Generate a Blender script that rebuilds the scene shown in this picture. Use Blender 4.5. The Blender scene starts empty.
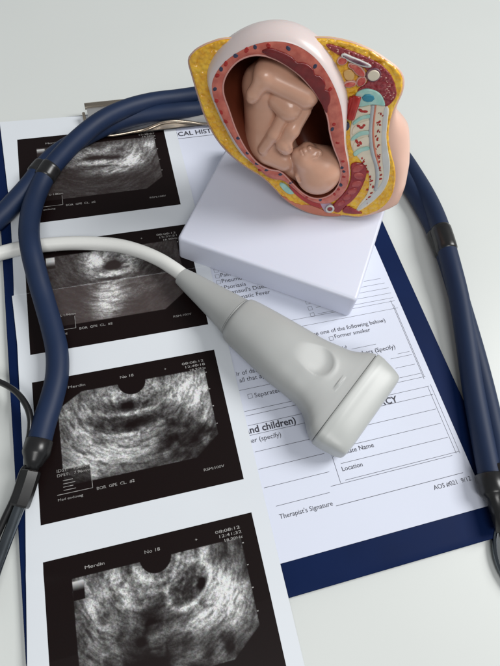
import bpy, bmesh, math, random
import numpy as np
from mathutils import Vector, Matrix
from mathutils.geometry import tessellate_polygon

MM = 0.001
SC = bpy.context.scene
COL = SC.collection
random.seed(4)

# ------------------------------------------------------------------ camera
cam_data = bpy.data.cameras.new("camera")
cam_data.sensor_fit = 'VERTICAL'
cam_data.sensor_height = 36.0
cam_data.lens = 28.253
cam_data.clip_start = 0.005
cam_data.clip_end = 50.0
camera = bpy.data.objects.new("camera", cam_data)
COL.objects.link(camera)
camera.matrix_world = Matrix.Translation((0.07379, 0.00896, 0.25517)) @ Matrix([[0.965625, 0.184855, -0.182749], [-0.24687, 0.872295, -0.422087], [0.081386, 0.452693, 0.887944]]).to_4x4()
SC.camera = camera

# ------------------------------------------------------------------ light
world = bpy.data.worlds.new("World")
SC.world = world
world.use_nodes = True
wbg = world.node_tree.nodes["Background"]
wbg.inputs[0].default_value = (0.88, 0.915, 0.94, 1)
wbg.inputs[1].default_value = 0.275

def area_light(name, loc, target, size_x, size_y, power, colour):
    ld = bpy.data.lights.new(name, 'AREA')
    ld.shape = 'RECTANGLE'
    ld.size, ld.size_y = size_x, size_y
    ld.energy = power
    ld.color = colour
    o = bpy.data.objects.new(name, ld)
    COL.objects.link(o)
    o.location = loc
    o.rotation_euler = (Vector(target) - Vector(loc)).to_track_quat('-Z', 'Y').to_euler()
    return o

area_light("window_light", (1.55, 0.15, 1.45), (0.13, 0.18, 0.0), 0.75, 0.9, 34.0, (1.0, 0.998, 0.98))
area_light("ceiling_light", (0.0, -1.0, 1.6), (0.15, 0.15, 0.0), 0.9, 0.6, 13.5, (1.0, 0.992, 0.975))

SC.view_settings.view_transform = 'Standard'
SC.view_settings.look = 'None'
SC.view_settings.exposure = 0.0
SC.view_settings.gamma = 1.0
SC.view_settings.use_curve_mapping = False

# ------------------------------------------------------------------ helpers
def tag(o, label=None, cat=None, kind=None, group=None):
    if label: o["label"] = label
    if cat: o["category"] = cat
    if kind: o["kind"] = kind
    if group: o["group"] = group
    return o

def thing(name, label, cat, loc=(0, 0, 0), rot=(0, 0, 0)):
    o = bpy.data.objects.new(name, None)
    o.empty_display_size = 0.02
    COL.objects.link(o)
    o.location = loc
    o.rotation_euler = rot
    return tag(o, label, cat)

def mesh_obj(name, verts, faces, mat, parent=None, smooth=True, scale=MM, fix=True):
    me = bpy.data.meshes.new(name)
    v = np.asarray(verts, float) * scale
    me.from_pydata([tuple(q) for q in v], [], [tuple(f) for f in faces])
    if fix:
        bm = bmesh.new(); bm.from_mesh(me)
        bmesh.ops.recalc_face_normals(bm, faces=bm.faces)
        bm.to_mesh(me); bm.free()
    for p in me.polygons: p.use_smooth = smooth
    o = bpy.data.objects.new(name, me)
    COL.objects.link(o)
    for m in (mat if isinstance(mat, (list, tuple)) else [mat]): me.materials.append(m)
    if parent: o.parent = parent
    return o

def sharp(o, angle=35):
    o.data.set_sharp_from_angle(angle=math.radians(angle))
    return o

def catmull(pts, n=12, closed=False):
    P = np.asarray(pts, float); N = len(P); out = []
    rng = N if closed else N - 1
    for i in range(rng):
        if closed: a, b, c, d = P[(i-1) % N], P[i], P[(i+1) % N], P[(i+2) % N]
        else: a, b, c, d = P[max(i-1, 0)], P[i], P[i+1], P[min(i+2, N-1)]
        for k in range(n):
            t = k / n
            out.append(0.5*((2*b)+(c-a)*t+(2*a-5*b+4*c-d)*t*t+(3*b-a-3*c+d)*t**3))
    if not closed: out.append(P[-1])
    return np.array(out)

def resample(P, n, closed=False):
    P = np.asarray(P, float)
    Q = np.vstack([P, P[:1]]) if closed else P
    L = np.concatenate([[0], np.cumsum(np.linalg.norm(np.diff(Q, axis=0), axis=1))])
    t = np.linspace(0, L[-1], n + (1 if closed else 0))[:n]
    return np.stack([np.interp(t, L, Q[:, k]) for k in range(Q.shape[1])], 1)

class MB:
    """collects verts and faces of one mesh"""
    def __init__(s): s.v = []; s.f = []; s.m = []
    def add(s, verts, faces, mi=0):
        o = len(s.v); s.v += [tuple(q) for q in verts]
        s.f += [tuple(i + o for i in f) for f in faces]; s.m += [mi] * len(faces); return s
    def build(s, name, mat, parent=None, smooth=True, fix=True):
        o = mesh_obj(name, s.v, s.f, mat, parent, smooth, MM, fix)
        if len(set(s.m)) > 1: o.data.polygons.foreach_set("material_index", s.m)
        return o

def tube_geo(path, rad, seg=20, caps=True, squash=None, round_end=0):
    """sweep a circle (or an ellipse: squash = height/width) along a path, radius per point"""
    P = np.asarray(path, float); N = len(P)
    r = np.full(N, rad, float) if np.isscalar(rad) else np.asarray(rad, float)
    T = np.gradient(P, axis=0); T /= np.linalg.norm(T, axis=1)[:, None]
    up = np.array([0, 0, 1.0])
    if abs(T[0] @ up) > 0.9: up = np.array([1.0, 0, 0])
    n = up - T[0] * (up @ T[0]); n /= np.linalg.norm(n)
    verts, faces = [], []
    a = np.arange(seg) * 2 * math.pi / seg
    for i in range(N):
        n = n - T[i] * (n @ T[i]); n /= np.linalg.norm(n)
        b = np.cross(T[i], n)
        q = 1.0 if squash is None else squash
        for t in a: verts.append(P[i] + r[i] * (math.cos(t) * n * q + math.sin(t) * b))
    for i in range(N - 1):
        for k in range(seg):
            k2 = (k + 1) % seg
            faces.append((i*seg+k, i*seg+k2, (i+1)*seg+k2, (i+1)*seg+k))
    if caps:
        faces.append(tuple(range(seg))[::-1]); faces.append(tuple((N-1)*seg + k for k in range(seg)))
    return verts, faces

def lathe_geo(profile, origin, axis, seg=40):
    """profile: (distance along axis, radius)"""
    A = np.asarray(axis, float); A /= np.linalg.norm(A)
    h = np.array([0, 0, 1.0]) if abs(A[2]) < 0.9 else np.array([1.0, 0, 0])
    u = np.cross(A, h); u /= np.linalg.norm(u); w = np.cross(A, u)
    verts, faces = [], []
    for dd, r in profile:
        for k in range(seg):
            t = 2*math.pi*k/seg
            verts.append(np.asarray(origin) + A*dd + max(r, 1e-3)*(math.cos(t)*u + math.sin(t)*w))
    n = len(profile)
    for i in range(n-1):
        for k in range(seg):
            k2 = (k+1) % seg
            faces.append((i*seg+k, i*seg+k2, (i+1)*seg+k2, (i+1)*seg+k))
    faces.append(tuple(range(seg))[::-1]); faces.append(tuple((n-1)*seg+k for k in range(seg)))
    return verts, faces

def ccw(P):
    P = np.asarray(P, float)
    a = 0.5*np.sum(P[:, 0]*np.roll(P[:, 1], -1) - np.roll(P[:, 0], -1)*P[:, 1])
    return P if a > 0 else P[::-1]

def inset2(P, dist):
    T = np.roll(P, -1, 0) - np.roll(P, 1, 0); T /= np.linalg.norm(T, axis=1)[:, None] + 1e-9
    return P + np.stack([-T[:, 1], T[:, 0]], 1) * dist

def slab_geo(outline, z0, z1, r=0.6, steps=4, dome=0.0):
    """2-D outline (ccw after fix) extruded z0..z1 with a rounded front edge; returns (u, z, v)"""
    P = ccw(outline); n = len(P); rings = [(P, z0)]
    for k in range(steps + 1):
        t = k/steps*math.pi/2
        rings.append((inset2(P, r*(1-math.cos(t))), z1 - r + r*math.sin(t)))
    verts, faces = [], []
    for Q, z in rings: verts += [(q[0], z, q[1]) for q in Q]
    for i in range(len(rings)-1):
        for k in range(n):
            k2 = (k+1) % n
            faces.append((i*n+k, i*n+k2, (i+1)*n+k2, (i+1)*n+k))
    base = (len(rings)-1)*n
    Q = rings[-1][0]
    for tri in tessellate_polygon([[Vector((q[0], q[1], 0)) for q in Q]]): faces.append(tuple(base + i for i in tri))
    return verts, faces

def prism_geo(outline, z0, z1, r=0.5, steps=3):
    """outline in x,y extruded upward z0..z1 with a rounded top edge and flat bottom"""
    v, f = slab_geo(outline, z0, z1, r, steps)
    v = [(a, c, b) for a, b, c in v]
    n = len(outline)
    f = f + [tuple(i for i in tri) for tri in tessellate_polygon([[Vector((q[0], q[1], 0)) for q in ccw(outline)]])]
    return v, f

def round_rect(x0, x1, y0, y1, r, n=8):
    out = []
    for cx, cy, a0 in ((x1-r, y1-r, 0), (x0+r, y1-r, 90), (x0+r, y0+r, 180), (x1-r, y0+r, 270)):
        for k in range(n+1):
            a = math.radians(a0 + 90*k/n); out.append((cx+r*math.cos(a), cy+r*math.sin(a)))
    return np.array(out)

def blob(px, n=10): return catmull(px, n, True)

# ------------------------------------------------------------------ materials
def nodes_of(m): return m.node_tree.nodes, m.node_tree.links

def mat(name, col, rough=0.5, metal=0.0, var=0.08, scale=60.0, bump=0.0, bump_scale=300.0, bump_dist=0.0002,
        spec=0.5, coat=0.0, sss=0.0, col2=None, kind='noise', rough_var=0.06):
    m = bpy.data.materials.new(name); m.use_nodes = True
    N, L = nodes_of(m); b = N["Principled BSDF"]
    tc = N.new('ShaderNodeTexCoord')
    nz = N.new('ShaderNodeTexNoise'); nz.inputs['Scale'].default_value = scale; nz.inputs['Detail'].default_value = 6
    L.new(tc.outputs['Object'], nz.inputs['Vector'])
    ramp = N.new('ShaderNodeValToRGB')
    c2 = col2 if col2 else tuple(c*(1-var) for c in col)
    ramp.color_ramp.elements[0].position = 0.35; ramp.color_ramp.elements[1].position = 0.65
    ramp.color_ramp.elements[0].color = (*c2, 1); ramp.color_ramp.elements[1].color = (*col, 1)
    L.new(nz.outputs['Fac'], ramp.inputs['Fac'])
    L.new(ramp.outputs['Color'], b.inputs['Base Color'])
    mr = N.new('ShaderNodeMapRange')
    mr.inputs['To Min'].default_value = max(0.02, rough-rough_var); mr.inputs['To Max'].default_value = min(1, rough+rough_var)
    L.new(nz.outputs['Fac'], mr.inputs['Value']); L.new(mr.outputs['Result'], b.inputs['Roughness'])
    b.inputs['Metallic'].default_value = metal
    b.inputs['Specular IOR Level'].default_value = spec
    b.inputs['Coat Weight'].default_value = coat
    b.inputs['Coat Roughness'].default_value = 0.15
    if sss:
        b.inputs['Subsurface Weight'].default_value = sss
        b.inputs['Subsurface Radius'].default_value = (0.003, 0.0015, 0.001)
        b.inputs['Subsurface Scale'].default_value = 0.6
    if bump:
        if kind == 'voronoi':
            bt = N.new('ShaderNodeTexVoronoi'); bt.inputs['Scale'].default_value = bump_scale; out = bt.outputs['Distance']
        else:
            bt = N.new('ShaderNodeTexNoise'); bt.inputs['Scale'].default_value = bump_scale; bt.inputs['Detail'].default_value = 4; out = bt.outputs['Fac']
        L.new(tc.outputs['Object'], bt.inputs['Vector'])
        bp = N.new('ShaderNodeBump'); bp.inputs['Strength'].default_value = bump; bp.inputs['Distance'].default_value = bump_dist
        if kind == 'voronoi': bp.invert = True
        L.new(out, bp.inputs['Height']); L.new(bp.outputs['Normal'], b.inputs['Normal'])
    return m

def attr_mat(name, rough=0.35, coat=0.0):
    """colour comes from the printed pattern and painted sheen stored on the mesh"""
    m = bpy.data.materials.new(name); m.use_nodes = True
    N, L = nodes_of(m); b = N["Principled BSDF"]
    at = N.new('ShaderNodeAttribute'); at.attribute_name = "print"
    nz = N.new('ShaderNodeTexNoise'); nz.inputs['Scale'].default_value = 900; nz.inputs['Detail'].default_value = 3
    tc = N.new('ShaderNodeTexCoord'); L.new(tc.outputs['Object'], nz.inputs['Vector'])
    mx = N.new('ShaderNodeMix'); mx.data_type = 'RGBA'; mx.blend_type = 'MULTIPLY'; mx.inputs['Factor'].default_value = 0.25
    L.new(at.outputs['Color'], mx.inputs['A']); L.new(nz.outputs['Color'], mx.inputs['B'])
    L.new(mx.outputs['Result'], b.inputs['Base Color'])
    b.inputs['Roughness'].default_value = rough
    b.inputs['Specular IOR Level'].default_value = 0.14
    return m

M_table = mat("laminate_table", (0.635, 0.66, 0.645), 0.40, var=0.02, scale=6, bump=0.08, bump_scale=900, bump_dist=0.00005)
M_board = mat("navy_board", (0.005, 0.0145, 0.062), 0.5, var=0.12, scale=40, bump=0.12, bump_scale=1500, bump_dist=0.00005, spec=0.05)
M_board_edge = mat("navy_board_edge", (0.05, 0.07, 0.15), 0.5, var=0.2, scale=200)
M_chrome = mat("nickel_clip", (0.92, 0.90, 0.88), 0.34, metal=1.0, var=0.1, scale=60)
M_chrome2 = mat("nickel_wire", (0.55, 0.47, 0.38), 0.22, metal=1.0, var=0.15, scale=60)
M_paper = mat("form_paper", (0.665, 0.70, 0.815), 0.75, var=0.015, scale=20, bump=0.1, bump_scale=600, bump_dist=0.0001, spec=0.3)
M_ink = mat("form_ink", (0.05, 0.05, 0.07), 0.7, var=0.4, scale=300)
M_line = mat("form_rule_ink", (0.10, 0.10, 0.13), 0.7, var=0.4, scale=200)
M_thermal = mat("thermal_paper", (0.68, 0.715, 0.76), 0.4, var=0.02, scale=14, spec=0.4)
M_print = attr_mat("thermal_print", 0.38)
M_caption = mat("caption_white", (0.42, 0.41, 0.40), 0.4, var=0.5, scale=500)
M_base = mat("white_plastic_stand", (0.66, 0.685, 0.80), 0.36, var=0.015, scale=15, bump=0.05, bump_scale=500, bump_dist=0.00008, sss=0.05)
M_tube = mat("navy_rubber_tube", (0.0075, 0.020, 0.060), 0.54, var=0.12, scale=50, bump=0.1, bump_scale=700, bump_dist=0.00008, spec=0.34)
M_black = mat("black_plastic", (0.012, 0.012, 0.013), 0.3, var=0.3, scale=80)
M_dark_metal = mat("dark_steel", (0.16, 0.18, 0.20), 0.22, metal=1.0, var=0.2, scale=60)
M_steel = mat("polished_steel", (0.6, 0.62, 0.63), 0.18, metal=1.0, var=0.1, scale=60)
M_probe = mat("probe_plastic", (0.405, 0.415, 0.41), 0.42, var=0.025, scale=25, bump=0.06, bump_scale=1400, bump_dist=0.00006, sss=0.03)
M_relief = mat("probe_rubber", (0.375, 0.385, 0.38), 0.5, var=0.04, scale=25, bump=0.05, bump_scale=1400, bump_dist=0.00006)
M_lens = mat("probe_head_plastic", (0.44, 0.455, 0.445), 0.34, var=0.02, scale=25)
M_cable = mat("white_cable_jacket", (0.76, 0.765, 0.74), 0.4, var=0.03, scale=40)
M_skin = mat("model_skin", (0.77, 0.49, 0.39), 0.34, var=0.06, scale=50, sss=0.08)
M_fat = mat("model_fat", (0.86, 0.53, 0.045), 0.24, coat=0.3, col2=(0.70, 0.33, 0.015), scale=260, bump=0.25, bump_scale=900, bump_dist=0.0004)
M_muscle = mat("model_muscle", (0.21, 0.006, 0.014), 0.3, col2=(0.34, 0.06, 0.07), scale=800, bump=0.8, bump_scale=480, bump_dist=0.0009, kind='voronoi')
M_shell = mat("model_uterus_skin", (0.70, 0.60, 0.585), 0.3, var=0.04, sss=0.15, scale=30)
M_wall = mat("model_uterus_wall", (0.60, 0.165, 0.115), 0.32, col2=(0.44, 0.085, 0.06), scale=240, coat=0.25, bump=0.25, bump_scale=400, bump_dist=0.0005)
M_cavity = mat("model_cavity", (0.19, 0.042, 0.02), 0.35, var=0.2, scale=60)
M_membrane = mat("model_membrane", (0.62, 0.30, 0.26), 0.35, var=0.08)
M_placenta = mat("model_placenta", (0.19, 0.012, 0.014), 0.3, col2=(0.13, 0.008, 0.01), scale=200, bump=0.4, bump_scale=400, bump_dist=0.0006)
M_fetus = mat("model_fetus", (0.65, 0.36, 0.25), 0.3, var=0.07, scale=90, sss=0.06, coat=0.35, bump=0.08, bump_scale=500, bump_dist=0.0003)
M_white = mat("model_ligament", (0.60, 0.60, 0.575), 0.35, var=0.08, scale=150)
M_bone = mat("model_bone", (0.74, 0.66, 0.52), 0.35, var=0.1, scale=200)
M_disc = mat("model_disc", (0.26, 0.52, 0.46), 0.28, col2=(0.42, 0.62, 0.55), scale=250)
M_nucleus = mat("model_nucleus", (0.03, 0.25, 0.36), 0.28, var=0.2)
M_canal = mat("model_nerve", (0.42, 0.45, 0.46), 0.35, var=0.1, scale=150)
M_red = mat("model_artery", (0.42, 0.018, 0.014), 0.25, var=0.25, scale=200)
M_redlight = mat("model_bowel", (0.60, 0.14, 0.10), 0.28, col2=(0.42, 0.03, 0.03), scale=300)
M_pinkline = mat("model_bowel_edge", (0.68, 0.38, 0.32), 0.3, var=0.1)
M_navy = mat("model_vein", (0.035, 0.04, 0.085), 0.3, var=0.25, scale=200)
M_purple = mat("model_fascia", (0.10, 0.03, 0.055), 0.35, col2=(0.24, 0.13, 0.15), scale=280)
M_lilac = mat("model_cervix", (0.46, 0.33, 0.42), 0.35, var=0.15, scale=200)
M_rectum = mat("model_rectum", (0.33, 0.035, 0.04), 0.28, col2=(0.24, 0.018, 0.025), scale=200, bump=0.3, bump_scale=350, bump_dist=0.0008)
M_haustra = mat("model_rectum_fold", (0.44, 0.09, 0.08), 0.28, col2=(0.33, 0.04, 0.04), scale=250)
M_salmon = mat("model_cut_skin", (0.60, 0.20, 0.125), 0.35, var=0.1, scale=120)

# ------------------------------------------------------------------ table
def build_table():
    n = 40
    xs = np.linspace(-900, 1100, n); ys = np.linspace(-900, 1100, n)
    v = [(x, y, -3.5) for y in ys for x in xs]
    f = [(j*n+i, j*n+i+1, (j+1)*n+i+1, (j+1)*n+i) for j in range(n-1) for i in range(n-1)]
    o = mesh_obj("tabletop", v, f, M_table)
    tag(o, "pale off-white tabletop everything lies on", "table", "structure")
build_table()

# ------------------------------------------------------------------ clipboard
def build_clipboard():
    root = thing("clipboard", "navy blue clipboard lying under the printed form and the scan strip", "clipboard")
    W, H = 229.0, 314.0
    v, f = prism_geo(round_rect(0, W, 0, H, 4, 6), -3.4, -0.5, 0.5, 3)
    mesh_obj("board", v, f, M_board, root); sharp(bpy.data.objects["board"], 40)
    # metal clip: pressed plate, rolled bar, wire lever
    clip = MB()
    a, b = np.array([58.5, 322.0]), np.array([158.0, 322.0])
    prof = [(317.0, 3.0), (316.5, 5.2), (314.0, 6.2), (310.0, 6.0), (304.0, 4.2), (298.0, 2.4), (294.0, 1.4), (291.5, 1.6), (290.8, 2.4)]
    xs = np.linspace(60, 160, 30)
    for side in (0.0, -0.5):
        vv = [(x, y - 2, z + side) for (y, z) in prof for x in xs]; n = len(xs)
        ff = [(j*n+i, j*n+i+1, (j+1)*n+i+1, (j+1)*n+i) for j in range(len(prof)-1) for i in range(n-1)]
        clip.add(vv, ff)
    cl = clip.build("clip_plate", M_chrome, root, fix=False)
    bar, bf = tube_geo([(59, 314.5, 5.6), (110, 314.5, 5.6), (161, 314.5, 5.6)], 2.1, 16)
    mesh_obj("hinge_bar", bar, bf, M_chrome2, cl)
    wire = catmull([(57.5, 309.1, 5.0), (57.5, 304.6, 4.0), (57.9, 299.7, 2.5), (62.6, 294.2, 1.8), (70.5, 289.7, 1.8), (78.2, 289.3, 2.0), (86.2, 289.9, 2.2), (94.2, 290.5, 2.6), (101.3, 292.7, 3.0), (107.6, 294.3, 3.4), (115.7, 294.4, 3.4), (124.8, 292.3, 3.0), (133.3, 289.9, 2.4), (141.4, 288.9, 2.0)], 8)
    wv, wf = tube_geo(wire, 1.0, 12)
    mesh_obj("clip_wire", wv, wf, M_chrome2, cl)
build_clipboard()

# ------------------------------------------------------------------ printed form
FONT_CACHE = {}
def text_geo(body, bold=0.0):
    key = (body, bold)
    if key in FONT_CACHE: return FONT_CACHE[key]
    cu = bpy.data.curves.new("lettering", 'FONT'); cu.body = body; cu.size = 1.0; cu.resolution_u = 3; cu.offset = bold
    cu.fill_mode = 'FRONT'
    o = bpy.data.objects.new("lettering", cu); COL.objects.link(o)
    bpy.context.view_layer.update()
    me = o.evaluated_get(bpy.context.evaluated_depsgraph_get()).to_mesh()
    v = np.array([tuple(q.co) for q in me.vertices]); f = [tuple(p.vertices) for p in me.polygons]
    o.to_mesh_clear(); bpy.data.objects.remove(o); bpy.data.curves.remove(cu)
    FONT_CACHE[key] = (v, f)
    return v, f

def put_text(mb, visible, p0, p1, prefix="", suffix="", z=-0.16, bold=0.0, height=None, xf=None, gap=None, size=None):
    """fit the visible words between baseline points p0 and p1 (mm); prefix/suffix carry on under whatever covers them"""
    v, f = text_geo(visible, bold)
    p0 = np.array(p0, float); p1 = np.array(p1, float)
    x0, x1 = v[:, 0].min(), v[:, 0].max()
    dirv = p1 - p0; k = np.linalg.norm(dirv)/(x1-x0); e = dirv/np.linalg.norm(dirv); k = size or k; n = np.array([-e[1], e[0]])
    ky = k if height is None else height
    def place(vv, ff, shift):
        out = [(*(p0 + e*((q[0]-x0)*k + shift) + n*q[1]*ky), z) for q in vv]
        if xf: out = [xf(q) for q in out]
        mb.add(out, ff)
    place(v, f, 0)
    if prefix:
        pv, pf = text_geo(prefix, bold); place(pv, pf, -(pv[:, 0].max()-x0)*k - (0.06 if gap is None else gap)*k)
    if suffix:
        sv, sf = text_geo(suffix, bold); place(sv, sf, (x1 - sv[:, 0].min())*k + 0.12*k)

def put_line(mb, p0, p1, w=0.22, z=-0.18, xf=None):
    w = w*0.8
    p0 = np.array(p0, float); p1 = np.array(p1, float); e = (p1-p0)/np.linalg.norm(p1-p0); n = np.array([-e[1], e[0]])*w/2
    q = [(*(p0-n), z), (*(p1-n), z), (*(p1+n), z), (*(p0+n), z)]
    if xf: q = [xf(a) for a in q]
    mb.add(q, [(0, 1, 2, 3)])

def put_box(mb, c, s=2.3, z=-0.17, w=0.2):
    x, y = c; h = s/2
    for a, b in (((x-h, y-h), (x+h, y-h)), ((x+h, y-h), (x+h, y+h)), ((x+h, y+h), (x-h, y+h)), ((x-h, y+h), (x-h, y-h))): put_line(mb, a, b, w, z)

def flat(p0, p1):
    """the form's rules run along its width: level the two ends"""
    y = (p0[1]+p1[1])/2
    return (p0[0], y), (p1[0], y)

FORM = (10.1, 217.1, 14.3, 293.7)
def build_form():
    x0, x1, y0, y1 = FORM
    nx, ny = 40, 50
    xs = np.linspace(x0, x1, nx); ys = np.linspace(y0, y1, ny)
    v = [(x, y, -0.25 + 0.03*math.sin(x*0.03)*math.sin(y*0.021)) for y in ys for x in xs]
    f = [(j*nx+i, j*nx+i+1, (j+1)*nx+i+1, (j+1)*nx+i) for j in range(ny-1) for i in range(nx-1)]
    sheet = mesh_obj("medical_form", v, f, M_paper)
    tag(sheet, "printed medical history form with checkboxes and ruled lines, clipped on the navy board", "form")
    T, R = MB(), MB()
    def txt(vis, a, b, **k):
        a, b = flat(a, b); put_text(T, vis, a, b, **k)
    txt("ICAL HIST", (114.70, 282.60), (138.76, 284.86), prefix="MED", suffix="ORY", bold=0.02)
    a, b = flat((114.44, 281.24), (138.25, 282.55)); put_line(R, (a[0]-16, a[1]-0.4), (b[0]+16, b[1]-0.4), 0.5)
    # left check list
    for vis, pre, a, b in (("Pacemaker", "", (117.76, 173.41), (135.29, 174.95)), ("Pain", "", (118.79, 168.77), (126.06, 169.29)), ("Pneumonia", "", (118.67, 164.63), (135.31, 165.47)), ("Psoriasis", "", (119.17, 160.20), (132.37, 160.97)),
                       ("Raynaud's Disease", "", (119.16, 156.40), (151.24, 157.24)), ("Rheumatic Fever", "", (118.97, 151.88), (138.14, 153.35))):
        txt(vis, a, b, size=3.75)
    for c in ((116.99, 173.92), (116.92, 169.92), (116.72, 165.92), (116.83, 161.77), (116.83, 157.69), (116.98, 153.29), (116.92, 149.32)): put_box(R, c)
    for c in ((163.78, 142.68), (163.98, 138.47), (163.99, 134.28)): put_box(R, c)
    for a, b in (((201.00, 149.34), (211.80, 149.68)), ((197.76, 145.68), (213.04, 146.35)), ((194.49, 141.87), (214.28, 142.90)), ((191.36, 138.38), (214.44, 139.21)), ((188.56, 134.87), (214.45, 136.00)), ((167.33, 138.18), (182.14, 138.63)), ((167.19, 133.94), (183.18, 134.50)),
                 ):
        put_line(R, *flat(a, b), 0.22)
    for a, b in (((138.22, 131.87), (214.56, 134.66)), ((147.41, 127.37), (214.72, 129.48)), ((203.46, 100.60), (210.58, 100.93))):
        a, b = flat(a, b); put_line(R, a, b, 0.22)
    txt("se one of the following below)", (160.88, 120.70), (204.13, 121.74), prefix="(Please choo", gap=0.03)
    txt("Former smoker", (172.08, 116.86), (193.38, 117.72)); put_box(R, (169.92, 117.64))
    txt("ek?", (172.44, 109.40), (177.74, 109.38), prefix="How many packs per we", size=3.45)
    a, b = flat((179.01, 108.79), (193.53, 109.25)); put_line(R, a, b, 0.25)
    txt("Others (Specify)", (179.91, 103.84), (203.56, 104.64)); put_box(R, (177.98, 104.87))
    for a, b in (((198.33, 98.31), (211.37, 99.14)), ((199.08, 92.66), (210.70, 93.16)), ((198.08, 87.18), (211.74, 87.05)), ((195.95, 84.81), (213.54, 84.79))):
        put_line(R, *flat(a, b), 0.24)
    # middle left block
    txt("ir of da", (113.22, 106.78), (123.24, 107.50), suffix="ily activities")
    txt("all that a", (113.89, 102.89), (126.03, 103.50), suffix="pply to you")
    put_line(R, *flat((112.57, 98.63), (145.92, 99.28)), 0.26)
    txt("Separated", (119.66, 93.33), (133.71, 93.57)); put_box(R, (117.34, 94.75))
    for a, b in (((112.35, 87.02), (159.04, 87.57)), ((112.54, 84.65), (158.19, 85.02)), ((112.29, 79.50), (156.45, 79.79)), ((112.07, 74.54), (154.75, 74.65)), ((112.44, 66.04), (151.83, 65.88)), ((111.99, 57.51), (146.05, 57.25)), ((112.33, 48.41), (145.65, 48.05)), ((115.72, 39.07), (142.73, 38.47))):
        put_line(R, *flat(a, b), 0.26)
    txt("nd children)", (112.63, 75.72), (136.80, 75.38), prefix="(spouse a", bold=0.022)
    txt("er (specify)", (112.15, 70.83), (127.44, 70.62), prefix="Oth")
    # right lower box
    txt("CY", (186.68, 74.54), (193.29, 74.52), prefix="PHARMA", bold=0.022)
    for a, b in (((187.19, 78.81), (213.24, 79.39)), ((171.25, 74.21), (213.44, 74.37)), ((165.58, 66.19), (211.86, 66.35)), ((160.39, 58.47), (211.06, 58.38)), ((152.63, 50.81), (211.57, 50.52)), ((152.16, 43.33), (214.37, 41.68)), ((144.16, 42.00), (209.95, 40.73))):
        put_line(R, *flat(a, b), 0.26)
    txt("ate Name", (158.85, 54.88), (172.04, 54.60), prefix="Associ")
    txt("Location", (152.27, 46.98), (163.05, 46.84))
    # box sides (they run up the sheet)
    def col(p, q):
        x = (p[0]+q[0])/2; put_line(R, (x, p[1]), (x, q[1]), 0.24)
    col((212.20, 130.95), (213.61, 84.95)); col((210.81, 134.05), (213.68, 83.44)); col((214.04, 79.86), (214.84, 41.46)); col((211.92, 79.09), (213.04, 41.88)); col((149.87, 57.39), (149.03, 41.81))
    txt("Therapist's Signature", (115.96, 32.95), (142.50, 32.44))
    put_line(R, *flat((143.77, 32.41), (211.71, 31.77)), 0.3)
    txt("AOS #021  9/12", (193.91, 27.88), (214.42, 27.44))
    T.build("printed_text", M_ink, sheet, False, False)
    R.build("ruled_lines", M_line, sheet, False, False)
build_form()

# ------------------------------------------------------------------ ultrasound strip
def vnoise(x, y, seed):
    """smooth value noise on arrays"""
    rs = np.random.RandomState(seed); G = rs.rand(256, 256)
    xi = np.floor(x).astype(int); yi = np.floor(y).astype(int); fx = x-xi; fy = y-yi
    fx = fx*fx*(3-2*fx); fy = fy*fy*(3-2*fy)
    g = lambda a, b: G[a % 256, b % 256]
    return (g(xi, yi)*(1-fx)+g(xi+1, yi)*fx)*(1-fy) + (g(xi, yi+1)*(1-fx)+g(xi+1, yi+1)*fx)*fy

def sm(a, b, x):
    t = np.clip((x-a)/(b-a), 0, 1); return t*t*(3-2*t)

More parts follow.
